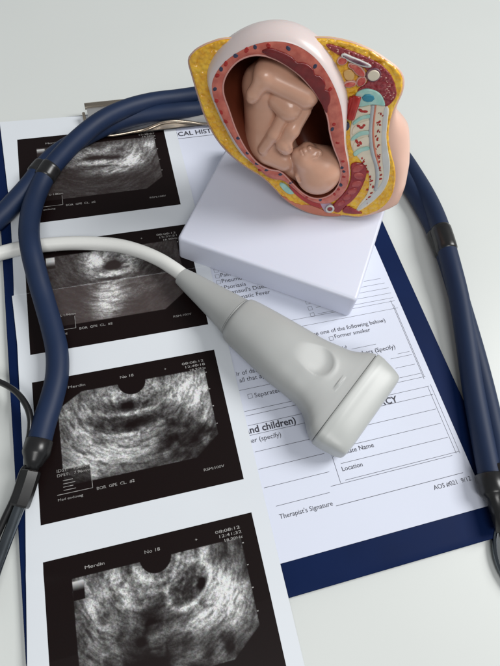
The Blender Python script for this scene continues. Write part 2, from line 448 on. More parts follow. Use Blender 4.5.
IW, IH = 93.8, 70.0
def scan_pattern(kind, U, V):
    """brightness of one printed scan, plus its painted sheen; U, V in mm from the print's top left corner"""
    cx, cy = {1: (48, 5.0), 2: (48, 5.0), 3: (48.6, 9.2), 4: (47.6, 8.4)}[kind]
    R = np.hypot(U-cx, V-cy); TH = np.arctan2(U-cx, V-cy)
    wob = (vnoise(U*0.10, V*0.10, 9)-0.5)*2.0 + (vnoise(U*0.45, V*0.45, 8)-0.5)*0.5
    Rw = R + wob; Tw = TH + (vnoise(U*0.3, V*0.3, 7)-0.5)*0.12
    streak = 0.32*vnoise(Rw*0.62, Tw*5.5, 1+kind) + 0.30*vnoise(Rw*1.4+40, Tw*13, 11+kind) + 0.26*vnoise(Rw*2.8, Tw*26, 21+kind) + 0.12*vnoise(U*1.0+V*0.3, V*1.2-U*0.2, 61+kind)
    streak = sm(0.16, 0.86, streak)
    grain = 0.5*vnoise(U*1.7, V*1.9, 31+kind) + 0.5*vnoise(U*3.4, V*3.6, 33+kind)
    big = 0.6*vnoise(U*0.07+3, V*0.09+5, 41+kind) + 0.4*vnoise(U*0.17, V*0.2, 51+kind)
    g = lambda x, y, sx, sy, rot=0.0: np.exp(-(((U-x)*math.cos(rot)+(V-y)*math.sin(rot))/sx)**2 - ((-(U-x)*math.sin(rot)+(V-y)*math.cos(rot))/sy)**2)
    if kind == 3:
        bow = V + 0.010*(U-46)**2            # bands sag in the middle: arcs under the notch
        arcb = lambda y, sy, x0, sx: np.exp(-((bow-y)/sy)**2)*np.exp(-((U-x0)/sx)**2)
        bri = 0.20 + 0.20*big + 0.66*g(75, 20, 9, 9) + 0.45*g(82, 26, 5, 12) + 0.36*g(55, 13, 9, 5) + 0.30*g(38, 15, 9, 5) + 0.22*g(20, 22, 10, 7) \
            + 0.50*g(36, 44, 18, 5.0, 0.06) + 0.30*g(24, 48, 10, 6) + 0.24*g(20, 34, 8, 8, 0.5)
        bri -= 0.25*g(69, 45, 15, 11) + 0.33*arcb(21.6, 2.7, 46, 10.5) + 0.30*arcb(31.3, 3.4, 43, 19)
        bri += 0.46*arcb(26.2, 1.0, 46, 12) + 0.46*arcb(36.8, 1.6, 43, 16) + 0.22*arcb(17.4, 1.3, 47, 9) + 0.14*sm(0.55, 0.8, vnoise(U*0.2+2, V*0.3, 77)) - 0.10*sm(0.5, 0.8, vnoise(U*0.2, V*0.26+7, 78))*sm(55, 62, U)
    elif kind == 4:
        mott = vnoise(U*0.42, V*0.42, 71)*0.6 + vnoise(U*0.9, V*0.9, 72)*0.4
        bri = 0.13 + 0.22*big + 0.80*g(73, 27, 6.5, 8, 0.25) + 0.42*g(80, 36, 8, 11, -0.5) + 0.46*g(65, 37, 9, 5, -0.5) + 0.50*g(31, 20, 4.0, 12, -0.25) + 0.30*g(20, 24, 7, 14) + 0.25*g(42, 16, 8, 7)\
            + 0.35*g(66, 12, 9, 3) + 0.20*g(58, 48, 18, 5, -0.3)
        mass = np.clip(1.3*np.exp(-(((U-60)*0.8-(V-23)*0.6)/8.5)**2 - (((V-23)*0.8+(U-60)*0.6)/6.0)**2), 0, 1)
        bri = bri*(1-mass) + mass*(0.13 + 0.46*sm(0.36, 0.78, mott))
        el = np.hypot(((U-60)*0.8-(V-23)*0.6)/10.5, ((V-23)*0.8+(U-60)*0.6)/7.0)
        bri += 0.36*np.exp(-((el-1.05)/0.13)**2) + 0.26*np.exp(-((R-10.2)/0.9)**2) + 0.22*np.exp(-((R-14.5)/1.0)**2)*np.exp(-(TH/0.9)**2)
        bri += 0.16*sm(0.55, 0.8, vnoise(U*0.16+9, V*0.16, 75)) - 0.12*sm(0.5, 0.8, vnoise(U*0.22, V*0.2+4, 76))
        bri -= 0.55*g(65.5, 24, 1.7, 2.2) + 0.24*g(42, 52, 40, 10) + 0.18*g(42, 31, 6, 9, 0.4)
    elif kind == 2:
        bri = 0.10 + 0.06*big + 0.85*g(38.5, 17, 6, 7) + 0.75*g(57, 18.5, 5, 6) + 0.85*g(46.5, 27.6, 9, 2.2) + 0.35*g(48, 11, 13, 4) + 0.30*g(47, 20, 16, 9)
        bri -= 0.85*g(47.5, 21.6, 6.6, 3.6, -0.1) + 0.2*g(47, 30.4, 8, 1.0)
        low = sm(32.1, 32.7, V)
        bri = bri*(1-low) + low*(0.09 + 0.72*g(44, 40, 8, 9) + 0.50*g(41, 49, 7, 7) + 0.12*g(62, 38, 12, 6))
        bri += 0.30*np.exp(-((V-32.4)/0.45)**2)*sm(12, 40, U)*sm(90, 60, U)
    else:
        bri = 0.10 + 0.08*big + 0.60*g(50, 27, 16, 2.6) + 0.50*g(62, 31, 15, 2.6) + 0.80*g(70, 27, 7, 5.5, -0.5) + 0.50*g(56, 36, 12, 2.2) + 0.50*g(56, 17, 26, 5) + 0.42*g(82, 18, 4, 8, 0.2) + 0.3*g(33, 20, 9, 8)
        bri -= 0.5*g(46, 23.5, 6, 1.8) + 0.45*g(59, 25, 6, 1.6) + 0.40*g(52, 31, 7, 1.2) + 0.4*g(64, 18, 4, 3) + 0.3*g(50, 14, 5, 3)
    lum = bri*(0.36 + 1.10*streak) + 0.22*(grain-0.5)*np.clip(bri*2, 0.2, 1)
    lum = np.clip(lum, 0.0, 1.15)
    Tp = {3: 9.6, 4: 9.4, 1: 9.8, 2: 10.2}[kind]; Bt = {1: 54.0, 2: 56.0, 3: 55.0, 4: 55.4}[kind]; L, Rr = 11.4, 86.4
    m = sm(L-0.15, L+0.15, U)*sm(Rr+0.15, Rr-0.15, U)*sm(Tp-0.15, Tp+0.15, V)*sm(Bt+0.15, Bt-0.15, V)
    m = m*sm(0.02, -0.02, (U-Rr)/12.8 + (V-45.6)/9.6 + 0.0)
    if kind in (3, 4): m = m*sm(6.9, 7.3, np.hypot(U-cx, V-cy))
    if kind == 3: m = m*sm(-0.3, 0.3, (V-8.0) - (26.0-U)*0.62)
    box = sm(24.0, 23.6, U)*sm(47.0, 47.4, V) if kind == 3 else sm(24.4, 24.0, U)*sm(49.6, 50.0, V)
    m = m*(1-box*(0.75 if kind != 4 else 0.0))
    for _ in range(1):
        lum[:, 1:-1] = 0.25*lum[:, :-2]+0.5*lum[:, 1:-1]+0.25*lum[:, 2:]; lum[1:-1] = 0.25*lum[:-2]+0.5*lum[1:-1]+0.25*lum[2:]
    fine = 0.55*vnoise(U*3.1, V*3.3, 81+kind) + 0.45*vnoise(Rw*4.2, Tw*60, 82+kind)
    lum = lum*(0.74 + 0.50*sm(0.15, 0.85, fine))
    lum = lum*m
    sheen = 0.0
    if kind in (1, 2): sheen = 0.026*m  # glossy reflection on the upper two prints, painted into their colour
    if kind == 2: sheen = sheen + 0.030*m*sm(32.1, 32.7, V)  # stronger painted reflection below the crease
    bar = sm(11.4, 11.6, U)*sm(16.4, 16.2, U)*sm(10.6, 10.8, V)*sm(18.4, 18.2, V)
    if kind in (1, 2, 4):
        yb = V if kind != 2 else V-2.2
        lum = lum*(1-bar) + bar*np.clip(0.95 - (yb-10.6)/4.2, 0.0, 0.85)
    return lum, sheen, m

def build_strip():
    ox, oy, th = 13.44, 296.98, -0.0142
    c, s = math.cos(th), math.sin(th)
    creases = [118.0]
    def place(u, v, dz=0.0):
        """strip mm (u across, v down) -> table mm, with the paper's gentle rise, its crease and its droop off the board"""
        x = ox + c*u + s*v; y = oy + s*u - c*v
        z = 0.12 + 0.35*math.exp(-((v-118)/5.0)**2)*(1 if v < 118 else 0.75) + 0.30*math.sin(v*0.030)**2*abs((u-47)/55.0)**2
        z += 0.35*math.exp(-((v-262-0.2*u)/2.6)**2)*math.exp(-((u+5)/11)**2) + 0.3*math.exp(-((v-70+0.1*u)/4)**2)*math.exp(-((u-101)/7)**2)
        if y < 2: z -= min(2.9, (2-y)*0.055)
        if x < 3 and y > 2: z -= 0.1
        return (x, y, z+dz)
    vs = sorted(set(list(np.linspace(-13.5, 352, 188)) + [-17.5] + [117.6, 117.95, 118.05, 118.4]))
    def lft(v):
        w = -10.2 + (v+17)*0.052 if v < 45 else -7.2 + 0.9*math.sin(v*0.02)
        return (w if v < 118 else -7.6 + 1.5*min(1, (v-118)/30)*(1 if v < 230 else max(-0.6, 1-(v-230)/40)))
    nu = 24
    V, Fc = [], []
    for v in vs:
        l, r = lft(v), 101.8 + 0.5*math.sin(v*0.017)
        for k in range(nu):
            u = l+(r-l)*k/(nu-1); V.append(place(u, v + (max(0.0, u+8)*0.028 if v < -17.4 else 0.0)))
    for j in range(len(vs)-1):
        for i in range(nu-1): Fc.append((j*nu+i, j*nu+i+1, (j+1)*nu+i+1, (j+1)*nu+i))
    strip = mesh_obj("ultrasound_strip", V, Fc, M_thermal)
    tag(strip, "long strip of four black and white ultrasound prints lying over the form", "ultrasound print")
    for i, kind in enumerate((1, 2, 3, 4)):
        v0 = i*85.62
        nx, ny = 340, 256
        U, Vv = np.meshgrid(np.linspace(0, IW, nx), np.linspace(0, IH, ny))
        lum, sheen, m = scan_pattern(kind, U, Vv)
        pos = np.array([place(u, v0+v, 0.06) for u, v in zip(U.ravel(), Vv.ravel())])*MM
        idx = np.arange(nx*ny).reshape(ny, nx)
        faces = np.stack([idx[:-1, :-1], idx[1:, :-1], idx[1:, 1:], idx[:-1, 1:]], -1).reshape(-1, 4)
        me = bpy.data.meshes.new("scan_print")
        me.vertices.add(len(pos)); me.vertices.foreach_set("co", pos.ravel())
        me.loops.add(faces.size); me.loops.foreach_set("vertex_index", faces.ravel().astype(np.int32))
        me.polygons.add(len(faces)); me.polygons.foreach_set("loop_start", np.arange(0, faces.size, 4, dtype=np.int32))
        me.update(calc_edges=True)
        me.polygons.foreach_set("use_smooth", np.ones(len(faces), bool))
        lin = np.clip(lum*1.12, 0, 1.1)**1.7*0.70
        col = np.ones((nx*ny, 4), np.float32)
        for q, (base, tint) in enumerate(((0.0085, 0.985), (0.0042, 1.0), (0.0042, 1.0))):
            col[:, q] = (base + sheen*(1.0, 0.80, 0.78)[q] + lin*tint).ravel()
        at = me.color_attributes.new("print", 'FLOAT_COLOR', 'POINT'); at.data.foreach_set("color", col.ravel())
        o = bpy.data.objects.new("scan_print", me); COL.objects.link(o); me.materials.append(M_print); o.parent = strip
        tag(o, {1: "dark scan print at the top of the strip, under the tubing", 2: "scan print with a bright vertical echo below a dark sac, under the cable",
                3: "scan print with a long dark crescent under the probe notch", 4: "scan print with an oval mass right of the notch, lowest on the strip"}[kind])
        cap = MB()
        xf = lambda q: place(q[0], v0 - q[1], q[2])
        def ct(body, u, v, h, w=None):
            tv, tf = text_geo(body, 0.012); ww = (tv[:, 0].max()-tv[:, 0].min())*h
            put_text(cap, body, (u, -v), (u+(w or ww), -v), z=0.10, height=h, xf=xf)
        ct("Merdin", 17.2, 6.8, 1.9, 8.4); ct("No 18", 43.2, 6.6, 2.0, 6.8)
        ct(("08:08:12", "08:08:12", "08:08:12", "08:08:12")[i], 75.5, 5.6, 1.8, 11.5); ct(("12:38:07", "12:39:51", "12:40:18", "12:41:32")[i], 77, 7.7, 1.8, 10.3); ct("18.20Hz", 79, 9.8, 1.7, 8.4); ct("+", 66, 6.6, 2.0)
        ct("BOR  GPE  CL.  #2", 25.8, 59.9, 1.9, 17.4); ct("RSM:100V", 76, 62.2, 1.7, 10)
        ct({1: "D 1.86cm", 2: "L 1.94mm", 3: "IDST:   1.38mm", 4: "IDST:   2.10mm"}[kind], 8.6 if kind in (3, 4) else 16.6, 50.2 if kind != 3 else 48.0, 2.0, 15.0 if kind in (3, 4) else 8.2)
        if kind in (3, 4): ct("DPST:   7.96mm", 8.6, 50.2, 1.9, 15)
        ct("Med endovag", 8.2, 61.2, 1.6, 11.2)
        for a, b in (((8.0, -58.4), (24.0, -58.4)), ((24.0, -58.4), (24.0, -(51.0 if kind != 3 else 49.0)))): put_line(cap, a, b, 0.28, 0.10, xf)
        if kind in (3, 4):
            for q in range(4): put_line(cap, (11.0, -(52.3+q*1.5)), (15.5+q % 2, -(52.3+q*1.5)), 0.3, 0.10, xf)
        for q in range(4): put_line(cap, (86.6, -(12+q*9.4)), (87.3, -(12+q*9.4)), 0.6, 0.10, xf)
        cap.build("caption", M_caption, o, False, False)
build_strip()

# ------------------------------------------------------------------ anatomical model
MORG = np.array((184.56, 186.35, 18.0))
YAW, LEAN = math.radians(-20), math.radians(10)

# signed distance sculpting -> quads (surface nets)
def surface_net(D, org, h):
    S = D < 0
    nx, ny, nz = D.shape
    cs = [(0,0,0),(1,0,0),(0,1,0),(1,1,0),(0,0,1),(1,0,1),(0,1,1),(1,1,1)]
    sub = lambda A, c: A[c[0]:nx-1+c[0], c[1]:ny-1+c[1], c[2]:nz-1+c[2]]
    cnt = sum(sub(S, c).astype(np.int8) for c in cs)
    act = (cnt > 0) & (cnt < 8)
    acc = np.zeros(act.shape + (3,)); num = np.zeros(act.shape)
    for a in range(8):
        for b in range(a+1, 8):
            dif = [cs[b][k]-cs[a][k] for k in range(3)]
            if sum(abs(q) for q in dif) != 1: continue
            da, db = sub(D, cs[a]), sub(D, cs[b])
            x = (da < 0) != (db < 0)
            t = np.where(x, da/np.where(x, da-db, 1), 0)
            for k in range(3): acc[..., k] += np.where(x, cs[a][k] + t*dif[k], 0)
            num += x
    ids = -np.ones(act.shape, int); ids[act] = np.arange(act.sum())
    I = np.argwhere(act)
    P = (I + acc[act]/num[act][:, None])*h + org
    faces = []
    for ax in range(3):
        sl0 = [slice(1, -1)]*3; sl0[ax] = slice(0, -1); sl1 = [slice(1, -1)]*3; sl1[ax] = slice(1, None)
        a, b = S[tuple(sl0)], S[tuple(sl1)]
        E = np.argwhere(a != b)
        u, w = (ax+1) % 3, (ax+2) % 3
        off = np.ones(3, int); off[ax] = 0; E = E + off
        q = []
        for du, dw in ((-1, -1), (0, -1), (0, 0), (-1, 0)):
            e = E.copy(); e[:, u] += du; e[:, w] += dw; q.append(ids[e[:, 0], e[:, 1], e[:, 2]])
        Q = np.stack(q, 1); Q = Q[(Q >= 0).all(1)]; faces.append(Q)
    return P, np.vstack(faces)

def smin(a, b, k):
    h = np.clip(0.5+0.5*(b-a)/k, 0, 1); return b*(1-h)+a*h - k*h*(1-h)
def capsule(G, a, b, ra, rb):
    a = np.array(a); b = np.array(b); ab = b-a; t = np.clip(((G-a)@ab)/(ab@ab+1e-9), 0, 1)
    return np.linalg.norm(G-a-t[..., None]*ab, axis=-1) - (ra+(rb-ra)*t)
def ball(G, c, r): return np.linalg.norm(G-np.array(c), axis=-1)-r

def ang_outline(P3, centre, n):
    """closed outline (s, f, t) resampled at equal angles about a centre"""
    P = np.asarray(P3, float); a = np.arctan2(P[:, 2]-centre[1], P[:, 0]-centre[0])
    o = np.argsort(a); a = a[o]; P = P[o]
    a = np.concatenate([a[-3:]-2*math.pi, a, a[:3]+2*math.pi]); P = np.vstack([P[-3:], P, P[:3]])
    th = -math.pi + np.arange(n)*2*math.pi/n
    return np.stack([np.interp(th, a, P[:, k]) for k in range(3)], 1)

def loft(rings, cap_start=False, cap_end=True):
    n = len(rings[0]); v = np.vstack(rings); f = []
    for i in range(len(rings)-1):
        for k in range(n):
            k2 = (k+1) % n; f.append((i*n+k, i*n+k2, (i+1)*n+k2, (i+1)*n+k))
    if cap_end: f.append(tuple((len(rings)-1)*n+k for k in range(n)))
    if cap_start: f.append(tuple(range(n))[::-1])
    return v, f

def sft(P): P = np.asarray(P, float); return np.stack([P[:, 0], -P[:, 1], P[:, 2]], 1)     # (s, f, t) -> local x, y, z

def lumps(x, y, cell):
    """rounded lobules: distance to the nearest point of a jittered lattice"""
    rs = np.random.RandomState(12); J = rs.rand(128, 128, 2)
    X = x/cell; Y = y/cell; xi = np.floor(X).astype(int); yi = np.floor(Y).astype(int)
    best = np.full(X.shape, 9.0)
    for dx in (-1, 0, 1):
        for dy in (-1, 0, 1):
            j = J[(xi+dx) % 128, (yi+dy) % 128]
            best = np.minimum(best, np.hypot(xi+dx+j[:, 0]-X, yi+dy+j[:, 1]-Y))
    return np.clip(1-best**2*1.1, 0, 1)

def build_model():
    root = thing("anatomical_model", "cutaway pelvis model with a curled unborn baby, standing on a white plastic block", "anatomical model",
                 tuple(MORG*MM), (0, 0, YAW))
    # stand: block under the model, turned a little against the cut face
    e1 = np.array([math.cos(math.radians(-34.3)), math.sin(math.radians(-34.3))]); e2 = np.array([-e1[1], e1[0]])
    fl = np.array([97.4, 187.6])
    pts = []
    for q in round_rect(0.0, 105.0, 0.0, 93.0, 2.6, 6):
        w = fl + e1*q[0] + e2*q[1] - MORG[:2]
        ca, sa = math.cos(-YAW), math.sin(-YAW)
        pts.append((w[0]*ca - w[1]*sa, w[0]*sa + w[1]*ca))
    v, f = prism_geo(np.array(pts), -17.4, 0.0, 2.0, 6)
    mesh_obj("stand", v, f, M_base, root); sharp(bpy.data.objects["stand"], 50)
    # the cast pelvis leans back: an offset frame for all its pieces
    tilt = Matrix.Rotation(-LEAN, 4, 'X')
    def part(name, v, f, m, parent=root, fix=True, smooth=True):
        o = mesh_obj(name, v, f, m, None, smooth, MM, fix)
        o.data.transform(tilt); o.parent = parent
        return o
    def slab(name, outline, f0, f1, m, r=0.5, parent=root):
        v, f = slab_geo(outline, f0, f1, r)
        return part(name, [(a, -b, c) for a, b, c in v], f, m, parent)
    # ---- outline of the cut face
    face = blob([(-80.8, 79.0), (-78.3, 83.6), (-74.9, 86.3), (-71.4, 88.3), (-63.9, 91.2), (-48.0, 92.7), (-31.5, 95.7), (-21.2, 97.3), (-15.1, 97.5), (-7.0, 96.7), (1.7, 94.5), (8.9, 91.5), (14.9, 88.4), (18.7, 84.1), (20.0, 78.1), (19.2, 71.0), (19.4, 63.3), (21.4, 54.5), (25.9, 45.1), (29.7, 38.4), (32.3, 31.2), (33.5, 24.1), (33.2, 17.2), (31.0, 11.5), (28.0, 7.9), (23.1, 4.4), (18.6, 2.7), (13.6, 2.6), (10.1, 2.4), (6.8, 1.2), (2.3, 0.4), (-2.4, 0.1), (-7.2, 0.6), (-11.8, 1.5), (-18.1, 4.0), (-25.8, 8.9), (-32.1, 14.8), (-39.6, 21.0), (-50.7, 27.0), (-60.4, 34.5), (-67.2, 42.6), (-72.4, 52.5), (-75.8, 61.9), (-78.8, 71.4)], 8)
    face = resample(face, 220, True); face = ccw(face)
    n = len(face)
    # skin: rounded back of the casting
    nrm = face - inset2(face, 1.0)
    cen = np.array([-14.0, 22.0])
    bk = np.array(sorted([(23.5, 71.1), (27.5, 64.4), (31.9, 56.2), (36.0, 46.4), (39.2, 35.8), (41.6, 23.0), (42.0, 10.3), (40.1, -2.8)], key=lambda q: q[1])); bk_t, bk_s = bk[:, 1], bk[:, 0]
    right = sm(6, 20, face[:, 0])*sm(92, 52, face[:, 1])*sm(0, 12, face[:, 1])
    rings = [np.stack([inset2(face, 2.0)[:, 0], np.full(n, 0.6), inset2(face, 2.0)[:, 1]], 1)]
    for dep, k, kr, bg in ((0.5, 1.0, 1.0, 0.0), (1.2, 0.992, 1.0, 1.2), (3, 0.955, 0.99, 4.2), (6, 0.91, 1.0, 7.4), (10, 0.85, 1.0, 10.2), (15, 0.775, 1.0, 12.0), (20, 0.70, 0.96, 12.0), (23, 0.655, 0.90, 0), (26, 0.605, 0.77, 10.5), (32, 0.50, 0.65, 7.5), (38, 0.37, 0.5, 3.5), (42, 0.25, 0.33, 0.5), (44, 0.12, 0.15, 0)):
        Q = cen + (face-cen)*k + nrm*0.2*max(0, 1-dep/4)
        grow = float(np.interp(dep, [0.5, 1.2, 3, 6, 10, 15, 50], [0, 0.3, 0.6, 0.83, 0.96, 1, 1]))
        tgt = np.interp(face[:, 1], bk_t, bk_s)
        Qr = face.copy(); Qr[:, 0] = np.maximum(face[:, 0], face[:, 0]*(1-grow) + tgt*grow)
        Qr = cen + (Qr-cen)*kr; Qr[:, 1] = face[:, 1]*(1-right) + right*(22 + (face[:, 1]-22)*(0.35*kr+0.65))
        Q = Q*(1-right)[:, None] + Qr*right[:, None]
        Q[:, 1] = np.maximum(Q[:, 1], dep*math.sin(LEAN)*1.02 - 0.2)
        rings.append(np.stack([Q[:, 0], np.full(n, dep), Q[:, 1]], 1))
    skin_rings = rings
    cc = [(-31.7, 58.2)]; cc = cc[0]
    NA = 200; cc_ = np.array(cc)
    outer = ang_outline(catmull([(-68.1, 8.0, 76.4), (-64.3, 8.0, 83.5), (-57.6, 8.0, 89.8), (-49.4, 8.0, 94.5), (-40.1, 8.0, 96.6), (-31.3, 8.0, 95.5), (-22.5, 8.0, 90.8), (-14.5, 8.0, 82.5), (-8.2, 8.0, 72.5), (-4.1, 7.9, 61.4), (-0.7, 7.2, 50.4), (3.8, 5.9, 39.7), (6.7, 4.4, 28.4), (5.0, 3.2, 18.5), (-0.3, 2.7, 12.0), (-8.2, 2.7, 11.4), (-15.6, 2.9, 14.6), (-22.1, 3.4, 20.0), (-28.2, 3.8, 24.0), (-35.4, 3.9, 24.5), (-43.6, 4.7, 30.8), (-52.3, 6.0, 40.3), (-59.7, 7.4, 52.2), (-65.3, 8.0, 62.8), (-68.3, 8.0, 70.3)], 10, True), cc, NA)
    inner = ang_outline(catmull([(-63.2, 8.0, 75.7), (-61.0, 8.0, 81.5), (-56.5, 8.0, 86.8), (-49.7, 8.0, 89.8), (-42.6, 8.0, 89.5), (-35.2, 8.0, 86.9), (-27.7, 8.0, 82.5), (-19.1, 8.0, 74.9), (-13.4, 8.0, 66.8), (-9.9, 7.8, 57.7), (-5.7, 7.0, 49.0), (-0.9, 6.0, 40.9), (1.6, 4.9, 32.4), (1.5, 3.8, 23.8), (-2.0, 3.1, 17.3), (-8.7, 2.9, 14.3), (-16.6, 3.1, 17.3), (-23.8, 3.8, 24.0), (-30.2, 4.6, 30.0), (-36.1, 4.6, 30.4), (-42.9, 5.1, 33.7), (-49.6, 6.1, 41.4), (-55.7, 7.4, 52.5), (-60.1, 8.0, 63.5), (-62.9, 8.0, 70.1)], 10, True), cc, NA)
    for A in (outer, inner):      # soften
        for _ in range(3): A[:] = 0.25*np.roll(A, 1, 0)+0.5*A+0.25*np.roll(A, -1, 0)
    th = -math.pi + np.arange(NA)*2*math.pi/NA
    # fat: the whole cut face with an opening where the uterus sits
    v, f = loft(skin_rings)
    va = np.arctan2(v[:, 2]-cc[1], v[:, 0]-cc[0]); vr = np.hypot(v[:, 0]-cc[0], v[:, 2]-cc[1])
    ro = np.interp(va, th, np.hypot(outer[:, 0]-cc[0], outer[:, 2]-cc[1]))
    inside = (vr < ro*0.93) & (v[:, 1] < 30)          # the casting is open where the womb sits
    part("skin", v, [q for q in f if not all(inside[list(q)])], M_skin)
    NF, KF = 640, 64
    f3 = ang_outline(np.stack([face[:, 0], np.zeros(n), face[:, 1]], 1), cc, NF)[:, [0, 2]]
    thf = -math.pi + np.arange(NF)*2*math.pi/NF
    hole = np.stack([np.interp(thf, th, outer[:, 0]), np.interp(thf, th, outer[:, 2])], 1)
    hole = cc_ + (hole-cc_)*0.985
    hole = cc_ + (hole-cc_)*np.minimum(1, 0.99*np.linalg.norm(f3-cc_, axis=1)/np.linalg.norm(hole-cc_, axis=1))[:, None]
    rings = [np.stack([f3[:, 0], np.full(NF, 1.2), f3[:, 1]], 1), np.stack([f3[:, 0], np.full(NF, 0.85), f3[:, 1]], 1)]
    for k in range(KF+1):
        t = (k/KF)**1.3
        Q = f3*(1-t) + hole*t
        d_edge = np.linalg.norm(Q-f3, axis=1)
        rings.append(np.stack([Q[:, 0], 0.85 - 0.2*sm(0, 0.8, d_edge) - 1.05*lumps(Q[:, 0], Q[:, 1], 2.0)*sm(0.2, 1.4, d_edge), Q[:, 1]], 1))
    v, f = loft(rings, False, False)
    part("fat_layer", v, f, M_fat)
    # ---- back: muscle, bowel, spine
    slab("back_muscle", blob([(-19.8, 94.8), (-16.8, 95.0), (-11.7, 94.2), (-6.1, 93.2), (-0.3, 91.8), (5.2, 90.0), (9.6, 87.6), (13.0, 84.7), (16.0, 80.4), (17.4, 76.8), (16.4, 73.2), (14.3, 70.9), (11.8, 72.5), (10.4, 75.8), (6.6, 77.2), (2.6, 78.1), (0.0, 75.3), (-0.9, 77.1), (2.0, 80.4), (2.2, 84.6), (-0.9, 87.3), (-6.0, 89.3), (-12.7, 91.0), (-17.6, 92.9)], 6), 0, 1.0, M_muscle, 0.5)
    flecks = MB(); rf = random.Random(8)
    path = np.array([(-17.9, 94.0), (-12.3, 93.0), (-6.6, 91.9), (-0.8, 90.2), (4.3, 88.3), (8.4, 85.4), (11.9, 81.7), (14.3, 77.8), (14.2, 74.4)])
    for q in range(46):
        i = rf.uniform(0, len(path)-1.01); k = int(i); c0 = path[k]+(path[k+1]-path[k])*(i-k)
        vv, ff = slab_geo(np.array([(cx_+a_*math.cos(t), cy_+b_*math.sin(t)) for cx_, cy_, a_, b_ in [(c0[0]+rf.uniform(-1, 1)*min(2.6, 0.8+0.5*i), c0[1]-rf.uniform(-0.8, 1)*min(2.4, 0.4+0.5*i), rf.uniform(0.16, 0.5), rf.uniform(0.13, 0.28))] for t in np.linspace(0, 2*math.pi, 9)[:-1]]), 0.6, 1.2, 0.12, 2)
        flecks.add([(w_[0], -w_[1], w_[2]) for w_ in vv], ff)
    fk = flecks.build("tendon_fleck", M_pinkline, None); fk.data.transform(tilt); fk.parent = root
    slab("fascia", blob([(-12.4, 91.6), (-10.9, 92.5), (-7.5, 91.7), (-3.2, 90.7), (0.7, 89.6), (2.1, 88.8), (1.2, 88.1), (-2.5, 88.2), (-6.9, 89.1), (-10.8, 90.3)], 6), 0.5, 2.0, M_white, 0.4)
    slab("fascia_core", blob([(-11.6, 91.8), (-7.4, 91.2), (-3.1, 90.4), (0.8, 89.1), (-2.8, 89.0), (-7.1, 90.0)], 6), 1.5, 2.5, M_purple, 0.3)
    def loop(name, px_outer, core, m0=M_pinkline, m1=M_redlight, f1=2.0):
        o = slab(name, blob(px_outer, 8), 0.2, f1-0.3, m0, 0.5)
        slab(name + "_core", inset2(ccw(blob(px_outer, 8)), core), f1-0.6, f1+0.25, m1, 0.4, o)
    def oval(cx, cy, a, b, rot, f):
        r = math.radians(rot); return [(cx + a*math.cos(t)*math.cos(r) - b*math.sin(t)*math.sin(r), cy + a*math.cos(t)*math.sin(r) + b*math.sin(t)*math.cos(r)) for t in np.linspace(0, 2*math.pi, 9)[:-1]]
    for (cx, cy), a, b, r in zip([(-11.2, 89.3), (-3.1, 86.1), (-0.5, 81.4), (-5.3, 79.4), (-6.4, 87.5)], (2.4, 4.3, 2.6, 3.0, 2.0), (2.0, 1.9, 2.2, 1.6, 1.3), (20, -32, 60, 15, -20)):
        loop("bowel_loop", oval(cx, cy, a, b, r, 1.5), 0.55)
    (cx, cy), = [(4.1, 85.1)]
    loop("bowel_ring", oval(cx, cy, 3.4, 3.1, 0, 1.5), 0.7, M_purple, M_bone, 2.2)
    slab("mesentery", blob([(-9.3, 84.4), (-6.9, 85.7), (-4.4, 84.2), (-4.2, 81.5), (-6.5, 80.7), (-8.4, 81.8)], 6), 0, 1.2, mat("model_mesentery", (0.74, 0.45, 0.16), 0.3, var=0.15, scale=200), 0.5)
    # white bed of the spine, then bodies, discs, canal
    slab("sacrum", blob([(1.0, 68.2), (7.3, 71.6), (15.3, 70.7), (17.3, 64.3), (19.0, 56.4), (22.0, 48.4), (25.4, 41.1), (27.9, 32.1), (27.6, 24.2), (24.7, 16.9), (19.9, 9.7), (16.5, 7.3), (16.9, 12.0), (19.3, 20.1), (18.4, 28.0), (15.3, 35.2), (9.9, 40.5), (4.2, 46.2), (0.8, 55.4), (0.4, 62.9)], 6), -0.5, 0.7, M_bone, 0.4)
    disc0 = slab("disc", blob([(-1.3, 72.0), (-1.2, 75.4), (0.4, 77.3), (3.0, 78.3), (6.3, 78.2), (9.5, 77.0), (11.8, 74.8), (13.5, 71.6), (10.2, 71.4), (6.9, 71.1), (3.0, 69.6), (0.3, 69.7)], 6), 0.2, 1.7, M_disc, 0.6)
    (cx, cy), = [(4.7, 74.4)]
    slab("nucleus", np.array(oval(cx, cy, 3.0, 1.9, 0, 2)).repeat(1, 0), 1.4, 2.3, M_nucleus, 0.4, disc0)
    for px in ([(1.0, 61.2), (3.9, 64.5), (7.9, 65.9), (8.7, 64.5), (4.8, 63.0), (1.7, 59.7)], [(2.4, 52.8), (5.5, 56.5), (9.7, 57.5), (10.4, 55.9), (6.6, 54.4), (3.1, 51.1)], [(5.4, 44.3), (8.0, 47.5), (11.8, 49.0), (12.8, 47.4), (9.5, 45.7), (6.9, 42.7)]):
        slab("disc", blob(px, 6), 0.2, 1.4, M_disc, 0.5)
    for px in ([(0.1, 67.9), (3.6, 69.2), (7.2, 70.2), (8.4, 66.8), (3.8, 65.6), (0.9, 62.8)], [(1.8, 58.2), (4.9, 61.6), (8.8, 62.9), (9.6, 58.2), (5.3, 57.4), (2.3, 54.4)], [(4.1, 49.6), (7.0, 53.1), (10.7, 54.2), (11.7, 49.9), (8.0, 48.4), (5.3, 45.7)]):
        slab("vertebra", blob(px, 6), 0.2, 1.25, M_bone, 0.4)
    marks = MB()
    def spot(px, a, b, rot, f, mb, seg=10):
        vv, ff = slab_geo(np.array(oval(px[0], px[1], a, b, rot, f)), f-0.5, f+0.22, 0.2, 2)
        mb.add([(q[0], -q[1], q[2]) for q in vv], ff)
    rnd = random.Random(3)
